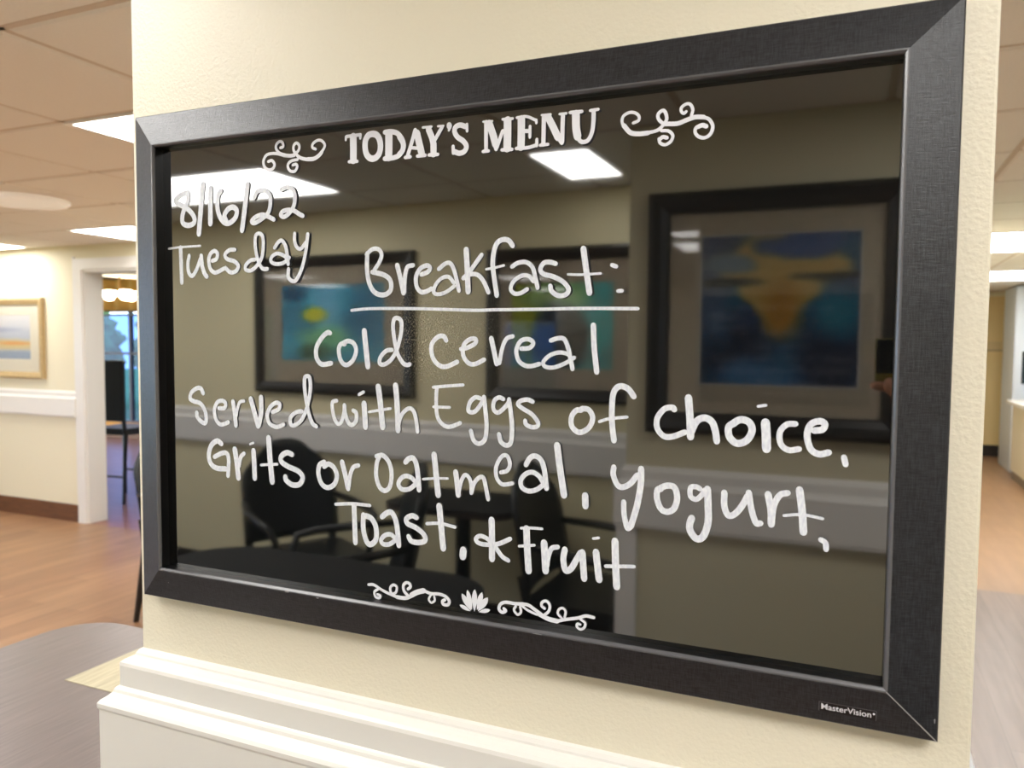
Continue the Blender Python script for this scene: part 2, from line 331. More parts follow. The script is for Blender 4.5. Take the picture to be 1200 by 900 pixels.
WRITING = [
 ('date', 'handwritten date 8/16/22', [
  (6.5,[-372.6,204.9,-383.2,202.8,-392.2,197.9,-390.8,193.9,-380.3,188.9,-369.3,182.5,-362.4,174.4,-363.0,167.5,-372.4,165.1,-380.8,168.4,-381.6,176.2,-378.3,185.4,-372.2,195.1,-372.0,203.9]), (7.3,[-347.2,212.9,-351.2,183.8,-354.9,153.9]), (7.3,[-335.5,207.5,-335.7,185.9,-336.2,165.3]), (6.5,[-319.0,203.0,-323.5,197.3,-324.4,183.7,-320.9,172.9,-314.0,165.6,-306.1,164.5,-297.1,170.0,-294.4,178.1,-299.9,182.7,-307.4,181.2,-313.5,174.0,-310.4,166.2]), (6.8,[-277.6,207.9,-281.2,185.6,-286.6,154.8]), (5.4,[-267.7,191.4,-262.8,198.5,-253.3,199.3,-244.8,193.6,-243.7,183.2,-247.0,173.2,-255.6,167.0,-267.1,162.4,-271.5,164.5,-266.0,169.1,-255.5,171.4,-246.1,168.4,-238.6,164.9]), (5.3,[-228.0,198.3,-218.8,200.3,-210.6,197.1,-207.9,188.3,-209.8,178.3,-216.3,170.7,-223.7,167.2,-228.3,169.5,-225.1,173.4,-217.2,174.6,-209.0,173.1,-201.8,169.1,-196.7,166.7])]),
 ('weekday', 'handwritten word Tuesday', [
  (2.7,[-405.6,138.1,-384.6,139.3,-353.1,139.6]), (5.9,[-385.6,138.9,-385.0,116.9,-384.4,95.7]), (5.2,[-371.5,128.2,-373.8,118.1,-372.5,107.9,-366.8,103.6,-359.5,111.5,-353.4,123.7]), (5.9,[-351.7,127.5,-350.5,115.8,-347.0,106.5,-343.1,102.0]), (5.2,[-334.0,120.7,-327.5,122.8,-325.5,128.9,-330.1,132.4,-336.5,129.3,-339.5,121.7,-337.2,111.6,-331.2,106.8,-325.1,107.4,-315.6,110.9]), (5.1,[-298.3,132.7,-306.6,132.4,-313.3,127.6,-310.4,122.2,-298.9,118.8,-293.1,113.3,-296.7,107.4,-305.1,106.1,-313.0,111.6]), (4.7,[-267.3,120.0,-274.5,119.0,-281.3,113.7,-281.0,108.4,-273.6,107.4,-264.9,112.4,-257.1,121.9,-254.7,135.1,-255.5,146.3,-260.6,149.9,-265.8,147.2,-266.5,135.6,-263.8,122.1,-259.7,113.0,-254.8,108.7,-248.7,108.5]), (4.7,[-237.7,132.5,-232.4,138.6,-226.8,140.1,-221.9,133.8,-219.6,123.5,-218.2,112.9]), (4.5,[-216.3,120.4,-225.2,114.6,-236.4,113.8,-243.0,116.9,-241.4,122.5,-233.5,125.7,-224.2,122.9,-217.8,117.6]), (4.5,[-208.3,147.5,-208.4,139.1,-205.7,132.4,-199.9,129.7,-192.1,136.9]), (4.7,[-189.7,145.9,-192.8,125.4,-198.7,106.8,-206.1,94.9,-212.5,93.7,-217.6,98.5,-217.3,107.6])]),
 ('heading_word', 'handwritten heading Breakfast with a colon', [
  (5.4,[-110.9,121.4,-111.3,104.7,-109.0,90.6,-103.5,80.8,-96.1,76.4,-87.0,76.3,-80.5,81.7,-81.3,91.4,-89.4,97.4,-104.3,101.0]), (4.7,[-111.8,120.3,-104.2,125.6,-96.0,125.2,-92.2,119.3,-95.2,111.1,-101.8,102.7]), (5.6,[-72.3,107.3,-68.3,93.8,-64.3,77.3]), (4.9,[-52.3,106.7,-59.0,105.2,-61.6,99.1,-62.8,89.6,-63.2,77.9]), (5.0,[-42.1,96.5,-34.2,99.0,-31.4,103.0,-35.0,105.8,-42.9,103.0,-48.4,94.7,-47.6,83.8,-42.0,78.0,-35.0,78.8,-29.5,81.4]), (4.6,[-20.8,101.6,-13.4,106.8,-7.0,107.2,-2.5,100.1,1.1,88.1,3.4,78.5]), (4.2,[-2.0,83.5,-11.8,77.4,-21.8,75.2,-26.6,78.0,-23.8,86.0,-16.4,92.2,-8.5,93.0,-2.4,86.6]), (6.2,[11.8,120.7,13.1,101.0,14.3,77.2]), (4.8,[29.6,114.6,22.6,105.9,15.2,97.0,8.5,91.2]), (4.7,[8.5,91.2,16.7,95.0,25.3,94.3,32.2,87.4,37.7,76.2]), (5.3,[64.6,122.3,60.0,127.8,52.9,128.8,46.9,125.2,43.4,115.6,42.6,102.7,44.6,88.4,47.3,72.8]), (2.6,[35.1,99.7,44.5,101.0,55.2,103.0]), (4.5,[64.1,101.4,70.8,105.0,79.5,105.4,86.5,100.1,89.7,89.9,92.2,79.7]), (4.3,[88.0,86.1,82.4,91.6,74.3,91.8,66.0,86.6,63.0,79.2,67.3,74.4,74.2,74.9,81.1,78.6]), (4.8,[111.4,102.8,105.6,104.5,98.8,103.9,95.2,97.9,98.6,93.2,108.5,90.4,119.0,85.1,125.1,77.8,122.1,72.4,114.1,71.7,107.4,76.2,105.9,81.3]), (6.0,[139.9,116.4,142.9,97.2,146.7,73.6]), (2.5,[124.3,92.1,137.8,91.5,157.9,92.1]), (4.2,[169.0,99.8,173.1,98.2]), (3.7,[175.1,74.9,179.3,75.1])]),
 ('underline', 'long handwritten underline below the heading', [
  (3.3,[-132.0,59.3,-119.6,60.4,-97.8,61.1,-41.2,60.3,19.9,58.2,44.4,58.5,91.4,58.6,140.8,59.0,194.2,58.2])]),
 ('menu_word', 'handwritten word cold', [
  (5.6,[-161.2,34.1,-165.0,34.6,-172.6,28.9,-179.8,18.5,-180.7,8.1,-176.8,1.1,-171.2,-1.5,-159.9,0.1]), (5.2,[-141.0,21.7,-146.1,22.0,-149.2,16.3,-147.7,6.1,-143.1,-0.2,-136.9,-1.0,-129.3,5.1,-125.7,15.3,-129.2,22.8,-136.0,25.3,-142.2,23.7]), (6.8,[-114.8,36.7,-112.6,17.9,-110.1,-2.8]), (4.8,[-78.6,16.2,-85.9,15.1,-93.3,8.2,-94.5,1.3,-88.9,0.1,-80.1,5.3,-72.8,15.9,-67.4,33.1,-66.6,45.4,-69.9,50.1,-75.4,49.7,-77.2,41.7,-75.4,26.9,-71.4,12.2,-64.9,2.4,-59.9,0.1,-56.1,1.0])]),
 ('menu_word', 'handwritten word cereal', [
  (5.1,[-12.1,26.8,-15.2,31.2,-22.4,30.3,-29.7,22.1,-28.6,9.4,-21.3,0.9,-12.1,-0.7,1.2,4.5]), (4.8,[5.5,18.0,13.1,19.5,22.1,24.0,22.6,28.4,16.1,28.2,9.1,22.5,8.2,11.8,14.2,3.7,22.2,2.6,32.6,7.4]), (5.3,[40.6,29.4,43.6,17.5,47.0,3.2]), (4.4,[65.0,31.6,58.0,29.0,53.3,19.4,50.1,4.0]), (4.6,[74.2,19.1,83.5,20.0,87.4,24.9,82.5,28.6,74.1,27.0,69.1,17.8,71.4,7.5,78.1,2.4,85.5,1.7,94.4,4.1]), (4.5,[106.4,27.5,113.6,29.8,120.5,29.0,124.9,20.1,127.3,10.1,129.6,-0.3]), (4.1,[131.2,11.0,122.9,5.8,110.4,1.0,100.9,1.5,98.8,6.2,105.7,12.8,115.6,15.8,124.6,14.2,128.2,10.1]), (5.5,[150.6,42.7,151.8,20.4,154.7,-2.7])]),
 ('menu_word', 'handwritten word Served', [
  (5.6,[-352.0,-40.4,-355.6,-34.7,-362.1,-34.4,-370.7,-39.6,-373.6,-47.2,-368.1,-50.6,-356.9,-53.0,-349.6,-61.1,-347.4,-70.9,-349.4,-77.0,-355.5,-75.5,-361.9,-70.1,-362.7,-64.5]), (5.2,[-326.6,-57.6,-317.6,-57.0,-316.0,-51.1,-321.0,-48.4,-329.2,-50.8,-333.8,-60.5,-331.4,-71.5,-325.2,-77.2,-317.9,-76.4,-311.6,-74.0]), (5.9,[-304.0,-48.6,-301.6,-61.8,-299.7,-77.6]), (4.2,[-286.7,-47.3,-293.4,-49.1,-297.0,-57.5,-299.0,-65.9]), (6.6,[-276.3,-44.4,-270.8,-60.5,-265.5,-76.6]), (6.4,[-260.6,-41.8,-260.5,-60.1,-264.5,-75.8]), (5.2,[-243.4,-58.7,-234.4,-54.9,-232.7,-49.2,-238.2,-47.7,-246.7,-53.0,-251.1,-62.4,-248.6,-71.7,-240.2,-75.7,-233.5,-75.2,-227.1,-72.6]), (5.0,[-200.2,-56.1,-208.4,-57.4,-216.3,-63.5,-216.4,-71.8,-210.2,-72.5,-200.3,-65.4,-192.8,-50.6,-188.1,-30.7,-188.8,-17.4,-192.5,-15.2,-196.0,-18.5,-195.6,-33.6,-191.3,-54.4,-185.7,-68.6,-179.7,-72.5])]),
 ('menu_word', 'handwritten word with', [
  (4.7,[-152.6,-42.1,-158.1,-43.7,-158.6,-50.5,-155.9,-62.0,-151.2,-68.0,-146.1,-65.4,-142.6,-55.0,-142.0,-46.6]), (5.0,[-142.0,-46.6,-140.8,-56.2,-136.5,-66.2,-131.1,-68.3,-126.1,-63.2,-126.0,-54.9,-130.0,-52.1]), (6.9,[-115.5,-43.6,-114.6,-53.7,-113.5,-69.9]), (3.8,[-122.3,-34.1,-116.1,-31.0]), (7.0,[-96.8,-24.3,-93.8,-44.0,-90.9,-69.0]), (3.1,[-108.8,-52.9,-95.6,-50.4,-80.6,-47.8]), (6.6,[-74.3,-22.2,-72.6,-39.5,-71.6,-58.1,-71.0,-71.5]), (4.7,[-71.0,-69.3,-67.8,-56.7,-60.6,-48.3,-53.8,-47.2,-49.2,-54.6,-46.4,-71.4])]),
 ('menu_word', 'handwritten word Eggs', [
  (3.4,[-27.8,-23.0,-11.0,-21.2,8.2,-19.5]), (4.5,[-23.3,-22.9,-24.0,-34.6,-23.3,-50.4,-19.8,-58.7,-12.9,-63.8,-5.4,-63.8,5.1,-59.6]), (3.2,[-27.2,-43.9,-7.5,-43.7]), (4.7,[28.2,-32.7,22.7,-32.0,16.7,-37.0,14.4,-45.2,17.2,-47.7,22.8,-46.4,29.3,-38.6,32.6,-31.6]), (4.9,[32.7,-31.2,34.9,-47.8,36.0,-62.0,34.2,-75.1,27.6,-80.0,21.2,-77.0,17.8,-67.1]), (4.6,[54.9,-32.7,50.1,-31.1,44.7,-34.7,43.7,-42.8,47.9,-46.7,52.8,-44.5,59.8,-37.4,61.7,-32.9]), (5.0,[61.4,-32.7,63.9,-48.9,65.1,-62.8,63.7,-76.9,58.2,-79.8,52.6,-76.4,50.4,-68.9]), (4.6,[87.7,-34.0,81.8,-32.2,74.6,-33.6,71.6,-37.2,76.9,-41.4,86.9,-46.7,93.6,-54.5,92.4,-58.9,85.8,-59.5,80.4,-56.8,79.8,-53.4])]),
 ('menu_word', 'handwritten word of', [
  (5.4,[138.9,-40.5,133.6,-41.0,128.9,-47.3,129.0,-56.1,134.5,-61.7,140.4,-61.7,147.7,-56.3,150.7,-47.2,146.5,-39.8,139.5,-38.8]), (5.8,[191.6,-25.2,186.2,-18.3,179.5,-15.6,174.1,-17.9,170.8,-25.4,170.1,-41.9,170.8,-55.1,172.7,-68.5]), (3.1,[157.7,-50.8,167.5,-47.6,185.3,-45.1])]),
 ('menu_word', 'handwritten word choice with a comma', [
  (5.5,[230.6,-36.1,228.4,-34.1,221.0,-36.0,214.6,-44.8,214.8,-54.5,221.1,-61.5,229.2,-61.5,240.8,-56.7]), (6.9,[243.5,-24.4,245.3,-43.4,246.2,-60.9]), (6.3,[246.2,-57.7,251.5,-46.0,258.9,-42.5,265.6,-46.1,268.9,-54.9,270.2,-63.5]), (6.4,[285.8,-45.7,280.6,-49.9,281.5,-58.9,288.5,-64.3,297.1,-60.8,301.3,-51.6,298.2,-44.4,291.0,-42.6,284.7,-46.0]), (7.9,[312.6,-44.1,313.5,-55.6,314.1,-67.8]), (2.6,[306.0,-29.9,312.8,-28.7]), (5.2,[338.0,-44.1,330.6,-45.1,325.1,-52.2,326.1,-62.5,332.7,-67.6,341.6,-66.1]), (5.7,[353.4,-49.2,360.3,-47.8,362.0,-42.8,357.4,-40.8,350.5,-44.1,347.9,-53.7,351.1,-65.5,358.2,-69.6,365.9,-67.6]), (5.0,[378.2,-70.9,379.7,-77.1])]),
 ('menu_word', 'handwritten word Grits', [
  (6.6,[-323.8,-101.1,-330.5,-98.0,-339.8,-103.8,-344.2,-115.6,-341.6,-126.0,-332.5,-131.5,-317.5,-131.5]), (5.8,[-335.0,-117.9,-323.5,-112.8,-315.4,-112.3,-312.3,-120.4,-313.8,-139.7]), (7.4,[-302.5,-106.4,-299.4,-123.9,-297.2,-141.1]), (5.4,[-288.1,-110.7,-293.3,-115.7,-296.4,-127.2]), (6.9,[-273.4,-106.3,-272.5,-122.0,-271.9,-139.5]), (2.9,[-278.7,-98.8,-273.3,-96.9]), (7.6,[-250.1,-89.6,-248.5,-113.6,-245.5,-141.8]), (3.4,[-262.1,-122.7,-237.6,-120.1]), (6.4,[-215.5,-107.2,-223.3,-105.5,-231.3,-110.2,-231.4,-116.6,-221.4,-121.8,-207.0,-126.1,-200.5,-132.8,-205.1,-141.2,-215.4,-142.8,-224.3,-138.3,-225.7,-133.9])]),
 ('menu_word', 'handwritten word or', [
  (5.9,[-170.5,-118.2,-164.5,-114.8,-157.0,-118.4,-152.8,-127.0,-156.2,-137.2,-165.7,-142.1,-174.2,-138.2,-178.6,-127.0,-176.9,-117.0,-170.1,-112.9]), (6.4,[-145.4,-111.2,-141.1,-125.8,-137.3,-140.9]), (5.1,[-123.1,-113.5,-130.0,-116.1,-134.3,-125.3,-136.3,-138.4])]),
 ('menu_word', 'handwritten word Oatmeal with a comma', [
  (5.4,[-99.6,-101.7,-90.9,-100.3,-83.1,-107.6,-79.8,-119.9,-82.1,-134.0,-88.8,-139.2,-95.9,-135.1,-99.9,-122.7,-98.8,-108.7,-95.4,-101.1]), (6.0,[-62.0,-105.6,-57.4,-101.4,-52.0,-100.8,-48.1,-107.6,-46.0,-121.1,-44.8,-134.7]), (5.2,[-49.5,-129.1,-57.4,-134.8,-66.5,-135.6,-70.8,-130.5,-67.9,-124.3,-61.7,-120.7,-54.5,-122.0,-48.1,-127.5]), (6.9,[-26.0,-94.8,-23.9,-113.3,-21.0,-138.2]), (2.7,[-39.6,-122.5,-24.8,-120.5,-9.2,-119.3]), (6.2,[0.1,-111.7,2.0,-123.5,3.4,-136.1]), (4.5,[3.4,-134.9,7.0,-120.7,11.4,-114.0,16.2,-116.6,18.6,-123.4,18.9,-132.4]), (4.7,[18.9,-132.4,22.2,-121.9,28.1,-115.4,32.8,-115.3,35.4,-123.2,38.6,-137.3]), (4.4,[52.9,-108.2,60.0,-105.9,63.1,-99.2,60.5,-91.2,55.4,-90.6,50.3,-96.6,47.3,-105.1,48.5,-114.4,53.7,-120.0,59.5,-120.1,66.1,-118.4]), (5.5,[81.1,-98.3,85.2,-91.3,90.8,-88.6,97.4,-92.2,101.2,-102.3,103.7,-120.6]), (5.0,[100.6,-116.8,93.0,-122.6,84.3,-124.8,76.9,-121.6,75.6,-114.7,80.3,-108.1,87.8,-105.3,95.3,-108.5,100.6,-115.6]), (7.0,[114.7,-76.2,117.8,-97.7,122.6,-125.9]), (6.8,[144.7,-124.0,145.2,-134.7])]),
 ('menu_word', 'handwritten word yogurt with a comma', [
  (5.6,[172.8,-94.3,172.3,-101.6,176.4,-111.0,181.8,-113.2,189.4,-109.1,196.2,-100.3]), (6.2,[199.9,-94.0,199.8,-108.3,196.5,-129.4,190.7,-150.4]), (5.4,[190.1,-151.6,187.0,-151.9,183.9,-139.4,183.3,-127.3]), (5.9,[219.5,-111.6,216.1,-112.9,215.7,-121.1,219.7,-130.6,226.2,-132.9,232.4,-128.8,234.9,-118.4,232.0,-109.1,224.7,-108.2,218.5,-111.1]), (4.9,[256.1,-108.5,252.4,-106.9,247.4,-108.2,247.5,-116.2,252.6,-118.6,257.6,-114.3,260.3,-109.3]), (6.6,[262.9,-108.0,263.8,-124.3,263.9,-140.3,259.6,-153.0,253.4,-155.3,247.8,-148.4,247.3,-142.0,249.0,-136.4]), (5.8,[278.2,-109.9,278.5,-122.8,282.2,-130.7,287.8,-129.0,293.9,-121.3,298.8,-111.5]), (5.6,[299.8,-108.0,302.4,-122.9,306.6,-134.9,310.6,-135.1]), (6.3,[316.5,-108.2,319.4,-122.3,319.9,-135.2]), (5.5,[333.2,-105.7,326.9,-107.9,322.3,-116.2,320.7,-125.8,320.3,-135.1]), (6.5,[342.9,-101.9,345.5,-119.9,347.2,-139.5]), (2.8,[330.5,-126.1,345.6,-123.9,362.7,-125.8]), (4.8,[361.6,-144.4,365.4,-146.7,366.2,-152.6])]),
 ('menu_word', 'handwritten word Toast with a comma', [
  (3.9,[-154.9,-160.3,-131.5,-157.7,-108.3,-157.5]), (6.5,[-129.6,-158.8,-128.8,-179.8,-127.9,-201.6]), (6.4,[-117.0,-169.0,-117.1,-185.1,-112.6,-198.8,-106.9,-201.2,-100.3,-194.6,-100.2,-181.7,-105.9,-172.2,-114.0,-169.8,-117.0,-171.9]), (6.3,[-92.2,-168.6,-85.3,-163.5,-79.2,-163.0,-74.3,-171.2,-71.5,-186.7,-70.3,-198.4]), (5.2,[-73.4,-192.0,-82.6,-198.2,-90.6,-198.8,-93.3,-194.6,-88.1,-188.8,-80.7,-187.2,-74.3,-191.0]), (5.9,[-47.5,-165.1,-53.4,-163.6,-60.3,-167.4,-58.8,-172.8,-48.0,-176.4,-38.6,-182.4,-36.8,-188.9,-44.5,-192.1,-53.9,-191.6,-57.6,-186.8]), (7.2,[-19.5,-149.6,-17.0,-171.6,-14.4,-195.2]), (3.7,[-34.7,-170.3,-18.1,-168.4,-0.3,-170.6]), (8.1,[9.8,-194.0,9.1,-201.3])]),
 ('ampersand', 'handwritten ampersand', [
  (7.2,[42.1,-158.9,42.7,-179.0,42.8,-200.0]), (4.9,[63.5,-176.5,49.3,-183.5,34.5,-185.6,26.2,-184.3,24.2,-180.3,29.5,-177.1,37.8,-179.5,46.0,-186.1,54.2,-195.6,61.6,-199.3])]),
 ('menu_word', 'handwritten word Fruit', [
  (7.3,[81.5,-163.8,82.4,-182.0,84.3,-207.6]), (2.9,[75.6,-164.1,85.9,-162.9,98.7,-162.4]), (3.0,[73.4,-183.0,90.4,-180.1]), (7.4,[101.0,-176.3,102.1,-191.5,103.0,-205.2]), (5.1,[115.8,-179.0,109.4,-181.2,105.9,-189.6,104.5,-199.9]), (6.4,[123.5,-180.6,122.0,-190.6,124.4,-201.4,130.1,-199.4,136.0,-189.2,140.3,-181.9]), (6.8,[142.0,-181.3,143.0,-193.8,144.2,-207.6]), (7.0,[156.1,-179.4,157.7,-192.0,159.7,-206.6]), (2.8,[153.1,-166.3,158.8,-165.0]), (7.2,[175.3,-166.3,176.2,-188.3,177.7,-211.3]), (3.6,[166.2,-192.3,194.7,-189.1])]),
 ('title_lettering', "printed serif lettering reading TODAY'S MENU", [
  (8.8,[-128.9,249.2,-128.7,236.3,-128.8,223.4]), (3.8,[-137.7,250.1,-128.9,250.1,-119.4,250.3]), (2.9,[-138.4,250.1,-138.6,246.3]), (3.1,[-119.2,250.1,-119.6,246.3]), (3.8,[-134.5,222.3,-123.6,222.0]), (7.0,[-103.3,249.7,-108.6,248.7,-112.4,244.0,-113.3,236.8,-111.7,229.3,-107.8,224.6,-103.2,223.1,-98.5,224.3,-94.6,228.7,-93.3,235.9,-94.8,243.3,-98.4,247.9,-103.3,249.7]), (9.1,[-82.5,247.5,-82.5,234.0,-82.7,222.4]), (5.5,[-87.5,249.6,-79.4,249.5,-71.4,246.6,-65.6,239.6,-64.5,232.4,-68.2,224.6,-76.3,221.7,-87.6,221.6]), (6.3,[-69.3,243.5,-64.5,235.9,-65.0,228.8,-69.8,223.9]), (4.5,[-49.6,248.3,-54.0,235.0,-58.7,222.5]), (7.9,[-47.5,245.0,-44.6,234.1,-41.4,222.7]), (3.6,[-53.4,230.0,-45.6,228.9]), (3.8,[-61.9,220.7,-55.5,220.8]), (3.8,[-46.8,220.8,-37.1,220.9]), (7.0,[-33.4,247.6,-29.1,238.0,-27.0,229.9]), (4.3,[-16.9,248.2,-22.0,240.8,-26.0,235.0]), (7.4,[-27.2,232.5,-27.2,221.1]), (2.7,[-40.2,249.8,-29.6,249.6]), (2.5,[-22.0,249.2,-15.3,249.0]), (3.7,[-32.7,220.7,-21.9,220.4]), (6.1,[-8.8,249.3,-8.3,247.3]), (2.7,[-7.3,246.8,-9.0,243.7]), (3.3,[12.0,248.0,12.2,240.9]), (5.5,[11.0,245.4,4.1,247.8,-1.1,246.1,-2.1,241.5,1.2,236.0,8.2,231.0,11.6,225.5,9.2,220.7,3.3,219.3,-2.7,221.6]), (3.8,[-3.8,227.0,-3.5,219.9]), (4.3,[33.9,247.8,34.1,219.2]), (7.7,[37.3,246.1,41.7,234.7,44.9,224.2]), (4.1,[43.1,228.6,45.4,219.5]), (3.9,[52.6,237.0,46.0,220.7]), (8.5,[57.9,247.0,57.9,233.1,57.8,219.2]), (2.2,[30.7,248.3,41.1,247.9]), (2.9,[52.5,248.4,63.6,248.1]), (3.5,[30.7,218.6,37.0,218.7]), (3.6,[51.8,218.3,63.1,217.9]), (8.0,[73.0,246.7,73.0,231.7,72.8,219.1]), (2.9,[68.2,248.4,78.6,248.4,88.7,243.8]), (2.7,[89.1,244.2,89.2,241.0]), (4.0,[75.0,234.6,81.6,234.0]), (3.1,[82.5,238.6,82.4,227.8]), (3.6,[67.7,218.3,80.7,218.0,89.4,219.7]), (3.3,[89.9,225.1,89.8,218.8]), (4.5,[97.2,246.6,96.9,219.4]), (7.2,[101.3,245.8,106.8,235.8,112.3,224.6]), (4.3,[111.4,226.3,116.3,219.3]), (4.4,[117.1,246.2,116.8,234.0,116.6,220.1]), (2.3,[94.8,248.0,104.4,247.7]), (2.6,[113.6,247.0,120.7,246.9]), (3.2,[93.6,219.1,101.8,219.2]), (8.0,[130.3,245.6,130.8,232.6,132.4,223.5]), (4.2,[131.2,225.3,135.2,219.2,139.1,217.9,143.4,219.6,146.8,225.8,148.2,234.9,148.4,246.1]), (3.4,[124.5,247.2,136.6,247.0]), (3.1,[145.0,246.9,152.9,247.2])]),
 ('scroll_ornament', 'printed scroll left of the title', [
  (3.6,[-247.1,232.0,-241.9,232.7,-238.1,228.1,-240.4,223.5,-246.7,222.5,-252.4,226.1,-254.2,232.7,-250.4,238.9,-243.3,240.7,-234.0,239.8,-223.8,236.8]), (4.2,[-224.8,237.1,-215.6,235.8,-209.1,235.8]), (3.5,[-210.6,236.3,-203.5,240.4,-202.1,245.9,-205.9,249.2,-209.8,246.6,-209.8,241.0,-204.5,235.0]), (4.0,[-204.5,234.6,-199.5,231.8,-191.6,229.7,-183.7,229.2]), (4.6,[-190.6,229.7,-181.7,229.5,-174.8,232.4,-170.4,236.0]), (3.3,[-171.4,235.3,-167.1,240.4,-166.7,244.2,-170.8,248.5,-176.6,249.2,-182.3,246.4,-183.4,242.2,-178.7,239.7]), (3.4,[-228.3,245.7,-224.4,246.7,-225.5,251.6,-230.0,252.8,-234.2,249.6,-234.3,244.8,-229.4,239.9,-220.7,236.8]), (3.5,[-210.7,224.7,-206.1,225.4,-204.4,222.2,-207.7,217.7,-213.3,218.0,-217.1,221.6,-217.1,226.4,-212.2,229.6,-203.6,230.3])]),
 ('scroll_ornament', 'printed scroll right of the title', [
  (2.9,[186.6,231.6,191.7,233.4,192.0,237.5,188.0,240.9,182.4,241.6,177.1,238.9,175.9,233.6,178.5,227.8]), (4.5,[177.5,230.3,184.2,222.9,192.5,221.0,201.4,221.0]), (3.3,[199.0,221.0,209.4,222.4,215.0,226.5,218.3,231.6,217.4,237.3,214.7,240.0,210.8,237.6,210.6,233.2,214.5,228.8,220.5,226.8]), (4.2,[217.3,227.5,228.4,226.7,237.0,229.1,244.7,230.8,252.4,230.0]), (3.2,[250.8,230.1,257.0,227.6,260.5,221.2,258.8,214.6,253.5,211.5,247.7,213.3,244.8,217.4,246.0,221.5,251.0,222.9]), (4.1,[247.5,221.7,251.4,222.9,254.8,221.4]), (2.9,[236.4,236.5,234.1,235.1,231.9,237.3,232.2,240.7,236.7,243.3,240.4,242.1,242.4,237.5,241.2,232.3]), (3.0,[213.9,221.5,220.6,220.6,224.5,216.3,223.0,211.1,217.8,208.4,213.0,210.4,211.8,214.4]), (3.7,[213.2,214.3,215.6,215.6,219.2,214.5])]),
 ('scroll_ornament', 'printed scroll left of the lotus', [
  (3.3,[-110.5,-247.4,-103.2,-246.8,-92.7,-251.2,-80.8,-254.7,-70.5,-256.8]), (4.4,[-73.4,-256.5,-61.7,-255.9,-53.0,-251.5]), (5.8,[-54.5,-251.7,-47.3,-247.5,-38.7,-244.5]), (3.6,[-40.1,-244.1,-30.2,-246.5,-20.3,-245.7,-12.0,-247.1,-7.5,-251.4,-8.9,-255.7,-14.4,-256.1,-15.6,-252.9,-12.6,-250.9]), (3.0,[-79.3,-253.8,-74.2,-251.2,-73.1,-244.7,-77.8,-243.3,-81.4,-247.1,-80.1,-252.7,-74.9,-255.8]), (3.5,[-58.5,-245.3,-55.2,-242.3,-56.6,-238.9,-61.0,-238.5,-64.3,-242.3,-63.2,-248.4,-58.1,-252.8]), (3.0,[-98.0,-256.4,-94.2,-257.4,-95.7,-260.4,-100.7,-259.4,-101.7,-254.0,-97.2,-250.5]), (2.6,[-29.5,-247.6,-32.0,-253.0,-28.7,-256.0,-24.8,-253.2,-25.2,-248.9])]),
 ('scroll_ornament', 'printed scroll right of the lotus', [
  (3.5,[56.9,-250.5,58.9,-252.6,54.6,-254.7,51.2,-251.5,53.3,-246.1,59.5,-243.4,69.8,-243.5,78.7,-242.4]), (3.6,[73.6,-243.2,83.8,-242.7,91.4,-246.3,99.0,-250.5]), (2.7,[76.2,-243.7,83.9,-248.2,94.0,-251.2]), (4.8,[96.5,-250.3,106.5,-253.8,116.3,-254.7]), (3.3,[115.1,-254.9,126.0,-251.3,138.1,-248.1,146.4,-244.8,154.7,-245.1]), (2.7,[70.5,-245.8,68.6,-250.2,72.5,-254.2,76.3,-251.5,75.6,-245.9]), (3.0,[102.6,-243.5,99.1,-241.0,100.3,-237.0,105.0,-235.7,108.2,-239.7,107.0,-245.8,102.7,-249.9]), (2.6,[121.8,-251.2,117.1,-246.6,118.3,-242.0,122.3,-240.3,125.3,-243.3,124.4,-249.3]), (2.6,[141.1,-254.0,137.9,-253.9,137.6,-256.9,141.2,-258.9,145.3,-256.3,145.9,-251.6,141.1,-248.6])]),
]
LOTUS = [(4.9, -254.0, 18.2, -258.8, 3.5), (41.2, -254.2, 27.6, -258.3, 3.5), (7.6, -241.3, 18.9, -258.1, 5.1), (38.6, -241.3, 27.0, -257.5, 5.3), (14.3, -236.4, 19.8, -257.3, 4.5), (31.8, -236.5, 26.0, -256.4, 4.8), (23.1, -234.6, 22.9, -258.5, 5.1)]

# ---------------------------------------------------------------- the setting
def struct(name, bm, m, parent=None, smooth=False):
    o = obj(name, bm, m, parent, smooth=smooth)
    if parent is None: o['kind'] = 'structure'
    return o

struct('floor', B(-8.0, .72, -3.6, 3.66, FLOOR-.05, FLOOR), M['floor'])
struct('floor_right', B(.72, 4.0, -3.6, 4.77, FLOOR-.05, FLOOR), M['floor2'])
struct('floor_corridor', B(.72, 4.0, 4.77, 11.7, FLOOR-.05, FLOOR), mat('warm_plank_floor', srgb(156, 122, 92), .35, noise_amt=.1, noise_scale=(12, 2, 2)))
struct('floor_carpet', B(-5.6, 3.9, -3.0, -.95, FLOOR, FLOOR+.006), M['carpet'])
struct('ceiling', B(-8.0, 4.0, -3.6, 11.8, CEIL+.012, CEIL+.06), M['tile'])

# column that carries the board: it stands on its own
COLX = (-.481, .484)
COLY = (YW, YW+.52)
struct('wall_column', B(COLX[0], COLX[1], COLY[0], COLY[1], FLOOR, CEIL+.012, bev=.0025), M['wall'])
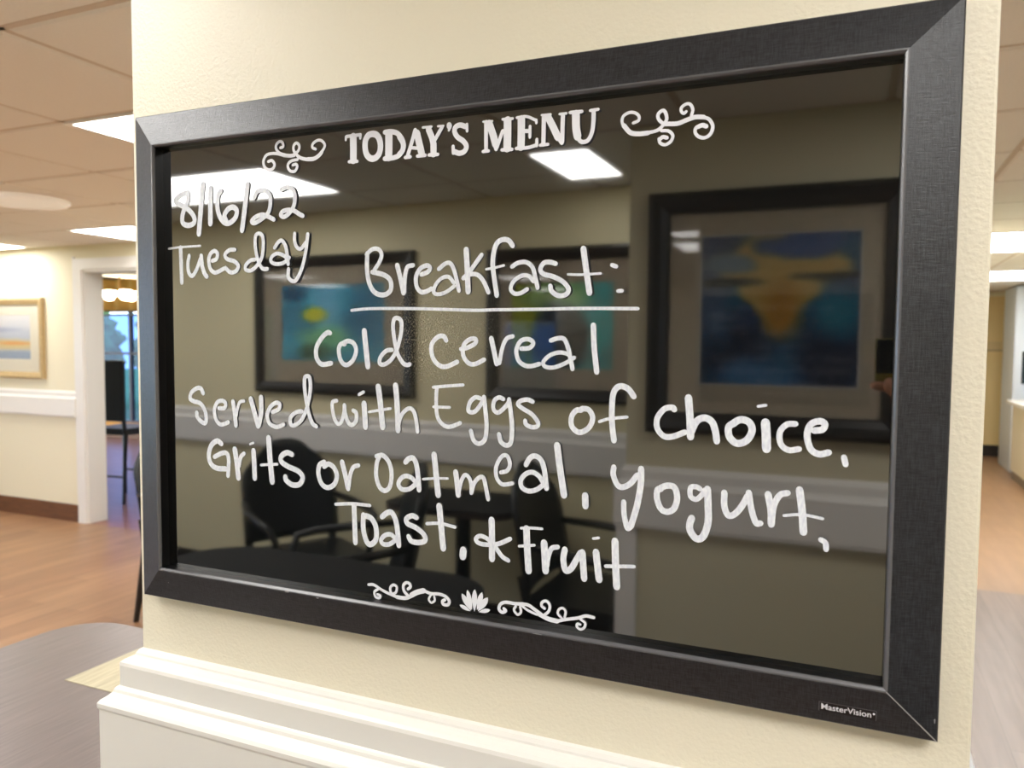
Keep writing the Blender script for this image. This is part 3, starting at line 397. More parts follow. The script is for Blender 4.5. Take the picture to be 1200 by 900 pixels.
# moulded rail around the column: (out, z) read off the corner profile
RAIL = [(0, -.386), (.0035, -.388), (.006, -.392), (.0065, -.3945), (.010, -.3965), (.016, -.399), (.0195, -.402), (.0208, -.406),
        (.0208, -.433), (.023, -.4345), (.025, -.437), (.0262, -.441), (.031, -.4455), (.037, -.4495), (.0395, -.4535), (.0395, -.459),
        (.0385, -.462), (.0385, -.590), (.034, -.594), (.034, -.602), (.0, -.606)]
def rail_loop(x0, x1, y0, y1):
    return [((x0, y0), (-1, -1)), ((x1, y0), (1, -1)), ((x1, y1), (1, 1)), ((x0, y1), (-1, 1)), ((x0, y0), (-1, -1))]
bm = bmesh.new()
path = rail_loop(COLX[0], COLX[1], COLY[0], COLY[1])
rows = [[bm.verts.new((p[0]+m_[0]*o, p[1]+m_[1]*o, z)) for o, z in RAIL] for p, m_ in path[:-1]]
rows.append(rows[0])
for r, s in zip(rows, rows[1:]):
    for i in range(len(RAIL)-1): bm.faces.new((r[i], r[i+1], s[i+1], s[i]))
bmesh.ops.bevel(bm, geom=[e for e in bm.edges if abs(e.verts[0].co.z-e.verts[1].co.z) > .02 and (e.verts[0].co.xy-e.verts[1].co.xy).length < .002], offset=.002, segments=2, affect='EDGES')
struct('trim_1', bm, M['trim'])

# left room: wall facing us with a doorway
LW = 3.66
def wall(name, *a, m='wall_far'): return struct(name, B(*a), M[m])
wall('wall_back_left', -8.0, -5.40, LW, LW+.14, FLOOR, CEIL+.012)
wall('wall_back_head', -5.40, -4.36, LW, LW+.14, .585, CEIL+.012)
wall('wall_back_middle', -4.36, .85, LW, LW+.14, FLOOR, CEIL+.012)
def fill_window_wall(name, wname, x0, x1, ya, yb, wins, z0=-.80, z1=.55):
    bm = B(x0, x1, ya, yb, FLOOR, z0); box(bm, x0, x1, ya, yb, z1, CEIL+.012)
    es = [ya] + [e for w_ in wins for e in w_] + [yb]
    for a, b in zip(es[::2], es[1::2]): box(bm, x0, x1, a, b, z0, z1)
    struct(name, bm, M['wall_far'])
    xm = (x0+x1)/2
    for a, b in wins:
        fill_window_wall.n += 1
        w = struct('window_%d' % fill_window_wall.n, B(xm-.09, xm+.09, a-.02, b+.02, z0-.03, z0), M['trim'])  # unseen window, added to let in daylight
        bm = B(xm-.03, xm+.03, a, a+.05, z0, z1); box(bm, xm-.03, xm+.03, b-.05, b, z0, z1); box(bm, xm-.03, xm+.03, a, b, z1-.05, z1); box(bm, xm-.03, xm+.03, a, b, z0, z0+.05)
        obj('window_frame', bm, M['trim'], w)
        c_ = (a+b)/2
        obj('mullion', B(xm-.02, xm+.02, c_-.02, c_+.02, z0+.05, z1-.05), M['trim'], w)
        obj('pane', B(xm-.003, xm+.003, a+.05, c_-.02, z0+.05, z1-.05), M['glass'], w)
        obj('pane', B(xm-.003, xm+.003, c_+.02, b-.05, z0+.05, z1-.05), M['glass'], w)
fill_window_wall.n = 1
fill_window_wall('wall_far_left', 'a', -8.1, -8.0, -3.6, LW+.14, [(-2.6, -.6), (-.2, 1.8)])  # windows here are unseen, added to brighten the ceiling
wall('wall_corridor_left', .72, .85, LW+.14, 11.6, FLOOR, CEIL+.012)
struct('wall_corridor_end', B(.72, 4.0, 11.6, 11.7, FLOOR, CEIL+.012), mat('tan_wall_paint', srgb(234, 208, 150), .6))
fill_window_wall('wall_right', 'b', 4.0, 4.1, -3.6, 11.7, [(2.0, 4.0), (5.6, 7.6)])  # unseen windows added as fill from the right
WALLRAIL = [(o*.9, z-.016) for o, z in RAIL]
def straight_rail(name, p0, p1, out):
    """rail along a straight wall from p0 to p1, projecting along out"""
    return struct(name, sweep(bmesh.new(), [(p0, out), (p1, out)], WALLRAIL), M['trim'])
straight_rail('trim_2', (-8.0, LW), (-5.475, LW), (0, -1))
struct('baseboard_back', B(-8.0, -5.475, LW-.014, LW, FLOOR, FLOOR+.142, bev=.003), M['base'])
bm = B(-5.475, -5.385, LW-.022, LW, FLOOR, .672); box(bm, -4.375, -4.285, LW-.022, LW, FLOOR, .672); box(bm, -5.385, -4.375, LW-.022, LW, .582, .672)
box(bm, -5.495, -5.475, LW-.012, LW, FLOOR, .69)
d1 = struct('door_1', bm, M['trim'])
bm = B(-5.385, -5.365, LW-.005, LW+.16, FLOOR, .582); box(bm, -4.395, -4.375, LW-.005, LW+.16, FLOOR, .582); box(bm, -5.365, -4.395, LW-.005, LW+.16, .562, .582)
obj('door_jamb', bm, M['trim'], d1)
for nm, a in (('baseboard_middle', (-4.285, .85, LW-.014, LW, FLOOR, FLOOR+.142)),
              ('baseboard_far_left', (-8.0, -7.986, -3.6, LW, FLOOR, FLOOR+.142))):
    struct(nm, B(*a), M['base'])
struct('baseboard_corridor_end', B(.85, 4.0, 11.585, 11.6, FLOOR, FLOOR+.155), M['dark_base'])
struct('trim_3', B(.85, 4.0, 11.57, 11.6, .715, CEIL), M['wall_far'])

# reflected side of the room (behind the photographer)
def far_y(x): return YG*2 - (3.05 + (x+4)*(-.2/3.4))
bm = bmesh.new()
pa, pb = (-8.0, far_y(-8.0)), (4.0, far_y(4.0))
prism(bm, [pa, pb, (4.0, pb[1]-.7), (-8.0, pa[1]-.25)], FLOOR, CEIL+.012)
struct('wall_back_far', bm, M['wall_back'])
nrm = Vector((pb[1]-pa[1], -(pb[0]-pa[0]))).normalized()*-1
straight_rail('trim_4', pa, pb, (nrm.x, nrm.y))
bm = bmesh.new(); prism(bm, [pa, pb, (pb[0]+nrm.x*.014, pb[1]+nrm.y*.014), (pa[0]+nrm.x*.014, pa[1]+nrm.y*.014)], FLOOR+.006, FLOOR+.148)
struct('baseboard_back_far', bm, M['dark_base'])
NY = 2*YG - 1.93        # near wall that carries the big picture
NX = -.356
wall('wall_picture', NX, 4.0, NY-.14, NY, FLOOR, CEIL+.012, m='wall_dimmed')  # uses the darkened cream that stands in for dimmer light
bm = bmesh.new()
path = [((4.0, NY), (0, 1)), ((NX, NY), (-1, 1)), ((NX, NY-.14), (-1, 0))]
struct('trim_5', sweep(bm, path, WALLRAIL), M['trim'])
bm = B(NX-.030, NX+.045, NY-.12, NY+.016, FLOOR, -.60, bev=.004)
struct('trim_6', bm, M['trim'])
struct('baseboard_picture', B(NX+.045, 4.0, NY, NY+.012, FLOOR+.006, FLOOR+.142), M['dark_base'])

# ceiling tiles, grid and recessed lights
def tile_mesh(lx, ly):
    bm = bmesh.new(); h = .007; g = .010
    a = [bm.verts.new((x*lx/2, y*ly/2, 0)) for x, y in ((-1, -1), (1, -1), (1, 1), (-1, 1))]
    b = [bm.verts.new((x*(lx/2-g), y*(ly/2-g), -h)) for x, y in ((-1, -1), (1, -1), (1, 1), (-1, 1))]
    bm.faces.new(b)
    for i in range(4): bm.faces.new((a[i], a[(i+1) % 4], b[(i+1) % 4], b[i]))
    me = bpy.data.meshes.new('ceiling_tile'); bmesh.ops.recalc_face_normals(bm, faces=bm.faces[:]); bm.to_mesh(me); bm.free()
    me.materials.append(M['tile']); return me
ceil_ob = bpy.data.objects['ceiling']
TILE = tile_mesh(.588, .588)
grid = bmesh.new()
def tile_zone(gx, gy, skip):
    """gx, gy: lists of grid line positions; skip: set of cells that hold a light"""
    for x in gx: box(grid, x-.010, x+.010, gy[0], gy[-1], CEIL+.002, CEIL+.011)
    for y in gy: box(grid, gx[0], gx[-1], y-.010, y+.010, CEIL+.002, CEIL+.011)
    for i in range(len(gx)-1):
        for j in range(len(gy)-1):
            if (i, j) in skip: continue
            o = bpy.data.objects.new('ceiling_tile', TILE); C.objects.link(o); o.parent = ceil_ob
            o.location = ((gx[i]+gx[i+1])/2, (gy[j]+gy[j+1])/2, CEIL+.004)
            o.scale = ((gx[i+1]-gx[i])/.61, (gy[j+1]-gy[j])/.61, 1)
lights = []
def ceiling_light(x0, x1, y0, y1, label, group=None, drop=0):
    t = thing('ceiling_light', label, 'light', ((x0+x1)/2, (y0+y1)/2, CEIL-drop), group=group)
    a, b = (x1-x0)/2, (y1-y0)/2; w = .016
    bm = bmesh.new()
    for q in ((-a, -a+w, -b, b), (a-w, a, -b, b), (-a+w, a-w, -b, -b+w), (-a+w, a-w, b-w, b)):
        box(bm, *q, -.006, .010+drop)
    obj('frame', bm, M['fixture'], t)
    obj('diffuser', B(-a+w, a-w, -b+w, b-w, -.002, .004), M['panel'], t)
    lights.append(t); return t
GX = [-1.539-.6155*k for k in range(0, 11)][::-1] + [-1.539+.6155*k for k in (1, 2, 3)]   # left and front zone
GY = [-.06+.602*k for k in range(0, 7)]
def cell(gx, gy, x, y):
    i = max(k for k in range(len(gx)) if gx[k] <= x+.02); j = max(k for k in range(len(gy)) if gy[k] <= y+.02); return i, j
sk = set()
def lit(gx, gy, x, y, label, nx=1, ny=1):
    i, j = cell(gx, gy, x, y)
    for a in range(nx):
        for b in range(ny): sk.add((i+a, j+b))
    return ceiling_light(gx[i]+.006, gx[i+nx]-.006, gy[j]+.006, gy[j+ny]-.006, label)
lit(GX, GY, -2.15, 1.15, 'lit square ceiling light beside the top left edge of the column')
lit(GX, GY, -4.61, 2.96, 'lit square ceiling light just in front of the doorway wall')
lit(GX, GY, -6.46, 2.96, 'lit square ceiling light above the wall with the beach picture')
lit(GX, GY, -4.00, 1.15, 'lit square ceiling light of which a sliver shows above the round ceiling vent')
lit(GX, GY, -2.77, 2.35, 'added unseen long ceiling light above and behind the column', 2, 1)  # added out of sight to brighten the left zone
lit(GX, GY, -.92, 1.15, 'square ceiling light behind the column, the farther of two')
ceiling_light(-.80, -.36, .56, .86, 'small ceiling light behind the column, the nearer of two', drop=.004)
lit(GX, GY, -7.08, 1.15, 'added unseen square ceiling light near the added windows of the far left wall')  # unseen extra panel, lifts the left wall and ceiling
lit(GX, GY, -6.46, .0, 'added unseen square ceiling light far out over the left of the room')  # another added panel, fills the left of the room
tile_zone(GX, GY, sk)
# right-hand zone, seen past the right edge of the column
sk = set()
RX = [.308+.6137*k for k in range(0, 6)]; RX[0] = .330; RX[-1] = 3.3
RY = [-.06] + [.36+.601*k for k in range(0, 19)]
RY = [y for y in RY if y < 11.6]
lit(RX, RY, .93, 5.17, 'long lit ceiling light in the corridor right of the column', 2, 2)
lit(RX, RY, 2.15, 2.2, 'added unseen long ceiling light out to the right of the frame', 2, 1)  # added out of view to brighten the right-hand ceiling
lit(RX, RY, 1.54, 8.2, 'lit ceiling light over the nurse counter', 1, 2)
tile_zone(RX, RY, sk)
# back zone above the dining tables, seen in the board
sk = set()
BX = [-1.98-.61*k for k in range(0, 3)][::-1] + [-1.98+.61*k for k in range(1, 8)]
BY = [-2.514+.599*k-.599 for k in range(0, 6)]
lit(BX, BY, -3.19, -2.50, 'long lit ceiling light mirrored in the upper left of the board', 2, 1)
ceiling_light(-4.98, -3.78, BY[1]+.006, BY[2]-.006, 'added unseen long ceiling light over the far dining tables')  # added outside the mirrored view to brighten the far wall
ceiling_light(-.30, .50, -2.78, -2.18, 'added unseen ceiling light behind the wall with the large picture')  # added behind the near wall as hidden light on the far wall
lit(BX, BY, -3.18, -1.30, 'added unseen long ceiling light over the left of the dining tables', 2, 1)  # unseen panel added to light the far wall and column
lit(BX, BY, -1.36, -.70, 'lit square ceiling light over the left of the board')
lit(BX, BY, .47, -1.30, 'long lit ceiling light over the photographer', 2, 1)
tile_zone(BX, BY, sk)
ceiling_light(-.835, -.565, 2*YG-2.62, 2*YG-2.10, 'small lit ceiling light mirrored below the word MENU', drop=.004)
g = obj('grid_bars', grid, M['grid'], ceil_ob); g['kind'] = 'stuff'

# round ceiling vent; a faint emission is added so it reads white
vt = thing('round_ceiling_vent', 'round white ceiling vent with an added faint glow between the square lights on the left', 'light', (-3.74, 2.07, CEIL-.002))
obj('rim', lathe(bmesh.new(), [(.14, 0), (.225, 0), (.225, -.012), (.20, -.026), (.15, -.018)], 36), M['vent_glow'], vt, smooth=False)
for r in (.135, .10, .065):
    obj('diffuser_ring', lathe(bmesh.new(), [(r-.022, -.004), (r-.006, -.016), (r, -.014), (r-.012, -.002)], 32), M['vent_glow'], vt)
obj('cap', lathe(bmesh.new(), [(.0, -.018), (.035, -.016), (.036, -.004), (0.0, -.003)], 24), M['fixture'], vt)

# room beyond the doorway
struct('floor_sunroom', B(-14, -4.3, LW, 7.75, FLOOR-.05, FLOOR-.001), mat('reddish_wood_floor', srgb(150, 98, 82), .3, noise_amt=.15, noise_scale=(3, 14, 3)))
struct('ceiling_sunroom', B(-14, -1.0, LW+.14, 7.9, 1.0, 1.05), M['tile'])
wall('wall_sunroom_right', -4.3, -4.2, LW+.14, 7.75, FLOOR, 1.0)
WY = 7.72
wx = [-13.2+.645*k for k in range(0, 14)]
wx = [x+(.0) for x in wx]
off = -9.76 - min(wx, key=lambda x: abs(x+9.76))
wx = [x+off for x in wx]
bm = B(-14, -4.2, WY, WY+.12, .44, 1.0); box(bm, -14, wx[0]-.02, WY, WY+.12, FLOOR, .44); box(bm, wx[-1]+.02, -4.2, WY, WY+.12, FLOOR, .44)
box(bm, wx[0]-.02, wx[-1]+.02, WY, WY+.12, FLOOR, -1.29)
struct('wall_sunroom_window', bm, mat('sunroom_wall', srgb(120, 84, 56), .7))
win = struct('window_1', B(wx[0], wx[-1], WY-.02, WY+.03, -1.30, -1.245), M['orange'])
for x in wx: obj('mullion', B(x-.022, x+.022, WY+.0, WY+.06, -1.26, .44), M['mullion'], win)
for z in (-.19, .40, -1.225): obj('glazing_bar', B(wx[0], wx[-1], WY+.005, WY+.055, z-.018, z+.018), M['mullion'], win)
for a, b in zip(wx, wx[1:]): obj('pane', B(a+.022, b-.022, WY+.028, WY+.032, -1.207, .382), M['tinted_glass'], win)
va = thing('window_valance', 'orange-brown fabric valance above the windows beyond the doorway', 'valance', (-9.6, WY-.12, .46))
bm = bmesh.new(); N = 160
vr = [[bm.verts.new((-3.3+i*6.6/N, .03*math.sin(i*.9), z)) for z in (0, .46)] for i in range(N+1)]
for a, b in zip(vr, vr[1:]): bm.faces.new((a[0], b[0], b[1], a[1]))
v_ = obj('fabric', bm, M['orange'], va, smooth=True); md = v_.modifiers.new('thick', 'SOLIDIFY'); md.thickness = .008
struct('ground_outside', B(-40, 40, -40, 45, FLOOR-.35, FLOOR-.25), M['lawn'])
for k, (x, y, s, lab) in enumerate(((-18.6, 12.5, 1.75, 'green shrub outside the window, nearest the doorway frame'), (-15.0, 14.6, 1.7, 'green shrub outside the window, behind the mullion'),
                       (-12.2, 12.0, 1.5, 'green shrub outside the window, hidden towards the board'))):
    sh = thing('shrub', lab, 'shrub', (x, y, FLOOR-.25))
    bm = bmesh.new(); bmesh.ops.create_icosphere(bm, subdivisions=5, radius=1)
    for v in bm.verts:
        n_ = noise.noise(v.co*3.1+Vector((k*9, 0, 0)))*.22 + noise.noise(v.co*9)*.09
        v.co *= 1+n_; v.co.z = v.co.z*.8+.95; v.co *= s
    obj('foliage', bm, M['leaf'], sh)
    obj('stem', tube(bmesh.new(), [(0, 0, 0), (0, 0, .6*s)], .05), M['base'], sh)

# chandelier beyond the doorway
ch = thing('chandelier', 'brass chandelier with lit glass bowls beyond the doorway', 'chandelier', (-7.84, 6.0, .62))
obj('stem', tube(bmesh.new(), [(0, 0, .38), (0, 0, -.06)], .012), M['brass'], ch)
for ex, ey in ((-.135, -.03), (.135, -.03), (0, .15)):
    e = Vector((ex, ey, 0))
    obj('arm', tube(bmesh.new(), [(0, 0, -.04), (e.x*.5, e.y*.5, -.10), (e.x, e.y, -.13), (e.x*1.02, e.y*1.02, -.115)], .007, 8), M['brass'], ch)
    obj('shade', lathe(bmesh.new(), [(.012, -.125), (.045, -.118), (.07, -.09), (.078, -.05), (.07, -.01), (.055, -.005)], 20, (e.x, e.y, 0)), M['lamp'], ch, smooth=True)

# ---------------------------------------------------------------- the menu board
board = thing('menu_board', 'black framed glossy menu board with white handwriting, hung on the cream column', 'menu board', (0, 0, 0))
OUT = [(-.4565, -.3055), (.4575, -.3055), (.4575, .3035), (-.4565, .3035)]       # outer corners (x, z)
FW = .0405
def rail_quad(i):
    """one mitred rail swept from corner i to corner i+1"""
    bm = bmesh.new()
    prof = [(0, YW), (0, .0015), (.0012, 0), (FW-.001, -.0114)]
    a, b = Vector(OUT[i]), Vector(OUT[(i+1) % 4])
    d = (b-a).normalized(); nin = Vector((-d.y, d.x))
    L = (b-a).length
    rows = []
    for t in (0, 1):
        rows.append([bm.verts.new(((a + nin*o + d*(o if t == 0 else L-o)).x, y, (a + nin*o + d*(o if t == 0 else L-o)).y)) for o, y in prof])
    for k in range(len(prof)-1): bm.faces.new((rows[0][k], rows[0][k+1], rows[1][k+1], rows[1][k]))
    r = obj('frame_rail', bm, M['frame'], board, smooth=False)
    bm = bmesh.new()
    prof = [(FW-.001, -.0114), (FW+.0005, -.0114), (FW+.0022, -.0100), (FW+.0028, -.0086), (FW+.0028, YG+.001)]
    rows = []
    for t in (0, 1):
        rows.append([bm.verts.new(((a + nin*o + d*(o if t == 0 else L-o)).x, y, (a + nin*o + d*(o if t == 0 else L-o)).y)) for o, y in prof])
    for k in range(len(prof)-1):
        f = bm.faces.new((rows[0][k], rows[0][k+1], rows[1][k+1], rows[1][k]))
    lp = obj('inner_lip', bm, M['lip'], r)
    lp.data.materials.append(M['black_wood']); lp.data.polygons[-1].material_index = 1
    return r
rails = [rail_quad(i) for i in range(4)]
sheet = obj('writing_sheet', B(-.4565+.02, .4575-.02, YG, YG+.005, -.3055+.02, .3035-.02), M['board'], board)
obj('backing_panel', B(-.45, .45, YG+.0052, YW-.0005, -.30, .298), M['black_wood'], board)
# fine open mitre gap at the lower right corner and a few chips
bm = bmesh.new()
for a_, b_ in (((.4562, -.0001, -.3042), (.4170, -.0117, -.2650)),):
    bm.faces.new([bm.verts.new(q_) for q_ in ((a_[0]-.0004, a_[1]-.0004, a_[2]-.0004), (a_[0]+.0003, a_[1]-.0004, a_[2]+.0003), (b_[0]+.0003, b_[1]-.0002, b_[2]+.0003), (b_[0]-.0003, b_[1]-.0002, b_[2]-.0003))])
mg = obj('mitre_gap', bm, mat('pale_mitre_gap', srgb(165, 165, 165), .5), rails[0])
# worn chips in the foil
chip_m = mat('pale_chip', srgb(150, 150, 152), .6)
for cx_, cz_, w_, h_ in ((-.170, -.2662, .0022, .0012), (-.2135, -.2655, .0036, .0007), (.100, -.2655, .006, .0004), (.4545, -.287, .0006, .0022), (-.4045, -.281, .0007, .0006)):
    y_ = -.0114*min(1, (min(cz_+.3055, .4575-abs(cx_)))/FW)-.0003
    bm = bmesh.new(); bm.faces.new([bm.verts.new((cx_+u_*w_, y_, cz_+v_*h_)) for u_, v_ in ((-1, .4), (-.4, -1), (.7, -.8), (1, .6), (.2, 1))])
    obj('foil_chip', bm, chip_m, rails[0])

def catmull(pts, n=7):
    if len(pts) < 3: return pts
    P = [pts[0]*2-pts[1]] + pts + [pts[-1]*2-pts[-2]]
    out = []
    for i in range(1, len(P)-2):
        for k in range(n):
            t = k/n
            out.append(.5*((2*P[i]) + (P[i+1]-P[i-1])*t + (2*P[i-1]-5*P[i]+4*P[i+1]-P[i+2])*t*t + (3*P[i]-P[i-1]-3*P[i+1]+P[i+2])*t**3))
    out.append(P[-2]); return out

INK = [0]
def ink(bm, wd, flat, y):
    pts = [Vector((flat[i], flat[i+1]))/1000 for i in range(0, len(flat), 2)]
    P = catmull(pts); r = wd/2000
    def vert(q): return bm.verts.new((q.x, y-INK[0]*2.5e-6, q.y))
    for a, b in zip(P, P[1:]):
        d = b-a
        if d.length < 1e-7: continue
        n = Vector((-d.y, d.x)).normalized()*r
        INK[0] += 1
        bm.faces.new([vert(q) for q in (a+n, b+n, b-n, a-n)])
    k = 12
    for j, q in enumerate(P):
        end = j in (0, len(P)-1)
        rr = r*(.999 if not end else .93)
        INK[0] += 1
        bm.faces.new([vert(q+Vector((math.cos(t*2*PI/k), math.sin(t*2*PI/k)))*rr) for t in range(k)])
for wi, (nm, lab, strokes) in enumerate(WRITING):
    bm = bmesh.new()
    INK[0] = 0
    for wd, flat in strokes: ink(bm, wd, flat, YG-.0002)
    pr = nm in ('title_lettering', 'scroll_ornament')
    for f in bm.faces:
        f.normal_update()
        if f.normal.y > 0: f.normal_flip()
    me = bpy.data.meshes.new(nm); bm.to_mesh(me); bm.free()
    o = link(nm, me, M['print'] if pr else M['marker'], board)
    o['label'] = 'white ' + lab
bm = bmesh.new()
for k, (tx, tz, bx_, bz_, wd) in enumerate(LOTUS):
    a, b = Vector((tx, tz))/1000, Vector((bx_, bz_))/1000
    d = b-a; n = Vector((-d.y, d.x)).normalized()*wd/1000*.62
    L = [a+d*t+n*math.sin(PI*min(1, t**.8))**.9 for t in [i/10 for i in range(11)]]
    R_ = [a+d*t-n*math.sin(PI*min(1, t**.8))**.9 for t in [i/10 for i in range(9, 0, -1)]]
    bm.faces.new([bm.verts.new((q.x, YG-.0003-.00008*k, q.y)) for q in L+R_])
for f in bm.faces:
    f.normal_update()
    if f.normal.y > 0: f.normal_flip()
me = bpy.data.meshes.new('lotus_emblem'); bm.to_mesh(me); bm.free()
o = link('lotus_emblem', me, M['print'], board); o['label'] = 'small white printed lotus flower at the bottom of the board'

# maker's sticker on the lower rail
def face_y(z):      # height of the lower rail's face at z
    o_ = z+.3055
    pr = [(0, .0015), (.0012, 0), (FW, -.0114)]
    for (a, ya), (b, yb) in zip(pr, pr[1:]):
        if a <= o_ <= b: return ya+(yb-ya)*(o_-a)/(b-a)
    return 0
sx0, sx1, sz0, sz1 = .3645, .4100, -.2945, -.2855
bm = bmesh.new()
zs = (sz0, sz1)
q = [bm.verts.new((x, face_y(z)-.0004, z)) for x, z in ((sx0, sz0), (sx1, sz0), (sx1, sz1), (sx0, sz1))]
f = bm.faces.new(q)
st = obj('maker_sticker', bm, mat('black_sticker', srgb(16, 18, 22), .3), rails[0]); st['label'] = 'small black sticker with white maker lettering'
bm = bmesh.new()
for (xa, za, xb, zb) in ((sx0, sz0, sx0, sz1), (sx0, sz1, sx1, sz1), (sx1, sz0, sx1, sz1)):
    w_ = .00022
    vs = [(xa-w_, za-w_), (xb+w_, za-w_), (xb+w_, zb+w_), (xa-w_, zb+w_)]
    bm.faces.new([bm.verts.new((x, face_y(z)-.0005, z)) for x, z in vs])
obj('sticker_outline', bm, mat('grey_outline', srgb(120, 120, 124), .5), rails[0])
cu = bpy.data.curves.new('maker_lettering', 'FONT'); cu.body = 'MasterVision'; cu.size = .0078; cu.offset = .00013; cu.align_x = 'CENTER'; cu.align_y = 'CENTER'
tmp = bpy.data.objects.new('tmp_text', cu); C.objects.link(tmp)
bpy.context.view_layer.update()
me = bpy.data.meshes.new_from_object(tmp.evaluated_get(bpy.context.evaluated_depsgraph_get()))
bpy.data.objects.remove(tmp)
xs = [v.co.x for v in me.vertices]; wtx = max(xs)-min(xs); mid = (max(xs)+min(xs))/2
for v in me.vertices:
    x = (v.co.x-mid)*(.0400/wtx)+(sx0+sx1)/2-.0010; z = v.co.y*1.05+(sz0+sz1)/2
    v.co = (x, face_y(z)-.0007, z)
link('maker_lettering', me, M['print'], rails[0])
bm = bmesh.new(); bm.faces.new([bm.verts.new((sx1-.0018+.0009*math.cos(t*PI/6), face_y(sz1-.003)-.0007, sz1-.003+.0009*math.sin(t*PI/6))) for t in range(12)])
obj('registered_mark', bm, M['print'], rails[0])

# ---------------------------------------------------------------- tables
def pedestal_table(name, label, x0, x1, y0, y1, ztop, r, top_m, edge_m, group=None, cat='table'):
    t = thing(name, label, cat, ((x0+x1)/2, (y0+y1)/2, FLOOR), group=group)
    h = ztop-FLOOR; a, b = (x1-x0)/2, (y1-y0)/2
    obj('table_top', prism(bmesh.new(), rrect(-a, a, -b, b, r), h-.004, h), top_m, t)
    obj('edge_band', prism(bmesh.new(), rrect(-a+.001, a-.001, -b+.001, b-.001, r), h-.032, h-.0042), edge_m, t)
    obj('column', tube(bmesh.new(), [(0, 0, .03), (0, 0, h-.0322)], .038, 16), M['black_wood'], t)
    for k in range(4):
        an = k*PI/2+PI/4
        obj('foot', tube(bmesh.new(), [(0, 0, .05), (math.cos(an)*.33, math.sin(an)*.33, .022)], [.03, .018], 8), M['black_wood'], t)
    return t
pedestal_table('dining_table', 'grey-brown wood-grain dining table with rounded corners left of the column', -1.535, -.565, -.30, .735, -.738, .13, M['table'], M['table_edge'])
pm = obj('placemat', prism(bmesh.new(), [(0, 0), (.43, 0), (.43, .285), (0, .285)], 0, .0012), M['paper'], loc=(-1.222, .437, -.7378))
tag(pm, 'pale wood-grain paper placemat lying on the table beside the column moulding', 'placemat')

# ---------------------------------------------------------------- chairs
def make_chair(label, group=None, arms=True):
    t = thing('dining_chair', label, 'chair', group=group)
    obj('seat', prism(bmesh.new(), rrect(-.25, .25, -.23, .25, .07, 5), .41, .47), M['black_vinyl'], t)
    # bowed back with a round top
    bm = bmesh.new(); nx, nz = 14, 12; rows = {}
    for s in (0, 1):
        for i in range(nx+1):
            for j in range(nz+1):
                u = i/nx*2-1; v = j/nz
                wv = .245*(1-max(0, (v-.55)/.45)**3*.42)
                x = u*wv; z = .50 + .50*v - .0*u*u
                z -= max(0, v-.5)*.17*abs(u)**3
                y = -.235 - .09*v + .035*u*u - s*.045*(1-.6*max(abs(u), abs(2*v-1))**4)
                rows[s, i, j] = bm.verts.new((x, y, z))
    for s in (0, 1):
        for i in range(nx):
            for j in range(nz): bm.faces.new((rows[s, i, j], rows[s, i+1, j], rows[s, i+1, j+1], rows[s, i, j+1]))
    for i in range(nx):
        for j in (0, nz): bm.faces.new((rows[0, i, j], rows[0, i+1, j], rows[1, i+1, j], rows[1, i, j]))
    for j in range(nz):
        for i in (0, nx): bm.faces.new((rows[0, i, j], rows[0, i, j+1], rows[1, i, j+1], rows[1, i, j]))
    obj('backrest', bm, M['black_vinyl'], t, smooth=True)
    for sx in (-1, 1):
        obj('leg', tube(bmesh.new(), [(sx*.22, .21, .43), (sx*.225, .225, 0)], [.024, .015], 8), M['black_wood'], t)
        obj('leg', tube(bmesh.new(), [(sx*.215, -.25, .56), (sx*.22, -.215, .43), (sx*.225, -.30, 0)], [.022, .024, .014], 8), M['black_wood'], t)
        if arms:
            obj('armrest', tube(bmesh.new(), [(sx*.235, -.25, .70), (sx*.27, -.08, .685), (sx*.275, .12, .67), (sx*.262, .20, .655), (sx*.235, .215, .60), (sx*.222, .21, .42)], [.016, .019, .019, .018, .016, .016], 12), M['black_wood'], t, smooth=True)
    return t
def copy_tree(o, parent=None):
    c = o.copy(); C.objects.link(c); c.parent = parent
    for chd in list(o.children): copy_tree(chd, c)
    return c
def place(o, x, y, rz, label, z=FLOOR):
    o.location = (x, y, z); o.rotation_euler = (0, 0, rz); o['label'] = label; return o
proto = make_chair('x')
place(proto, -2.83, 2.44, -PI/2, 'black dining chair with one slanted leg showing behind the column')
# mirrored side of the room: chairs pulled up to two dark tables
pedestal_table('dining_table', 'dark dining table against the cream wall, mirrored in the board', -1.68, -1.02, -2.82, -2.34, -.738, .10, M['black_top'], M['table_edge'])
pedestal_table('dining_table', 'black dining table nearest the board, mirrored along its lower edge', -1.80, -.62, -1.50, -.90, -.738, .22, M['black_top'], M['black_top'])
place(copy_tree(proto), -2.08, -2.33, -1.04, 'round-backed black armchair left of the dark mirrored table')
place(copy_tree(proto), -1.55, -1.90, .93, 'black armchair mirrored behind the word Oatmeal')
place(copy_tree(proto), -.60, -2.36, -PI/2, 'black armchair mirrored behind the word Fruit')

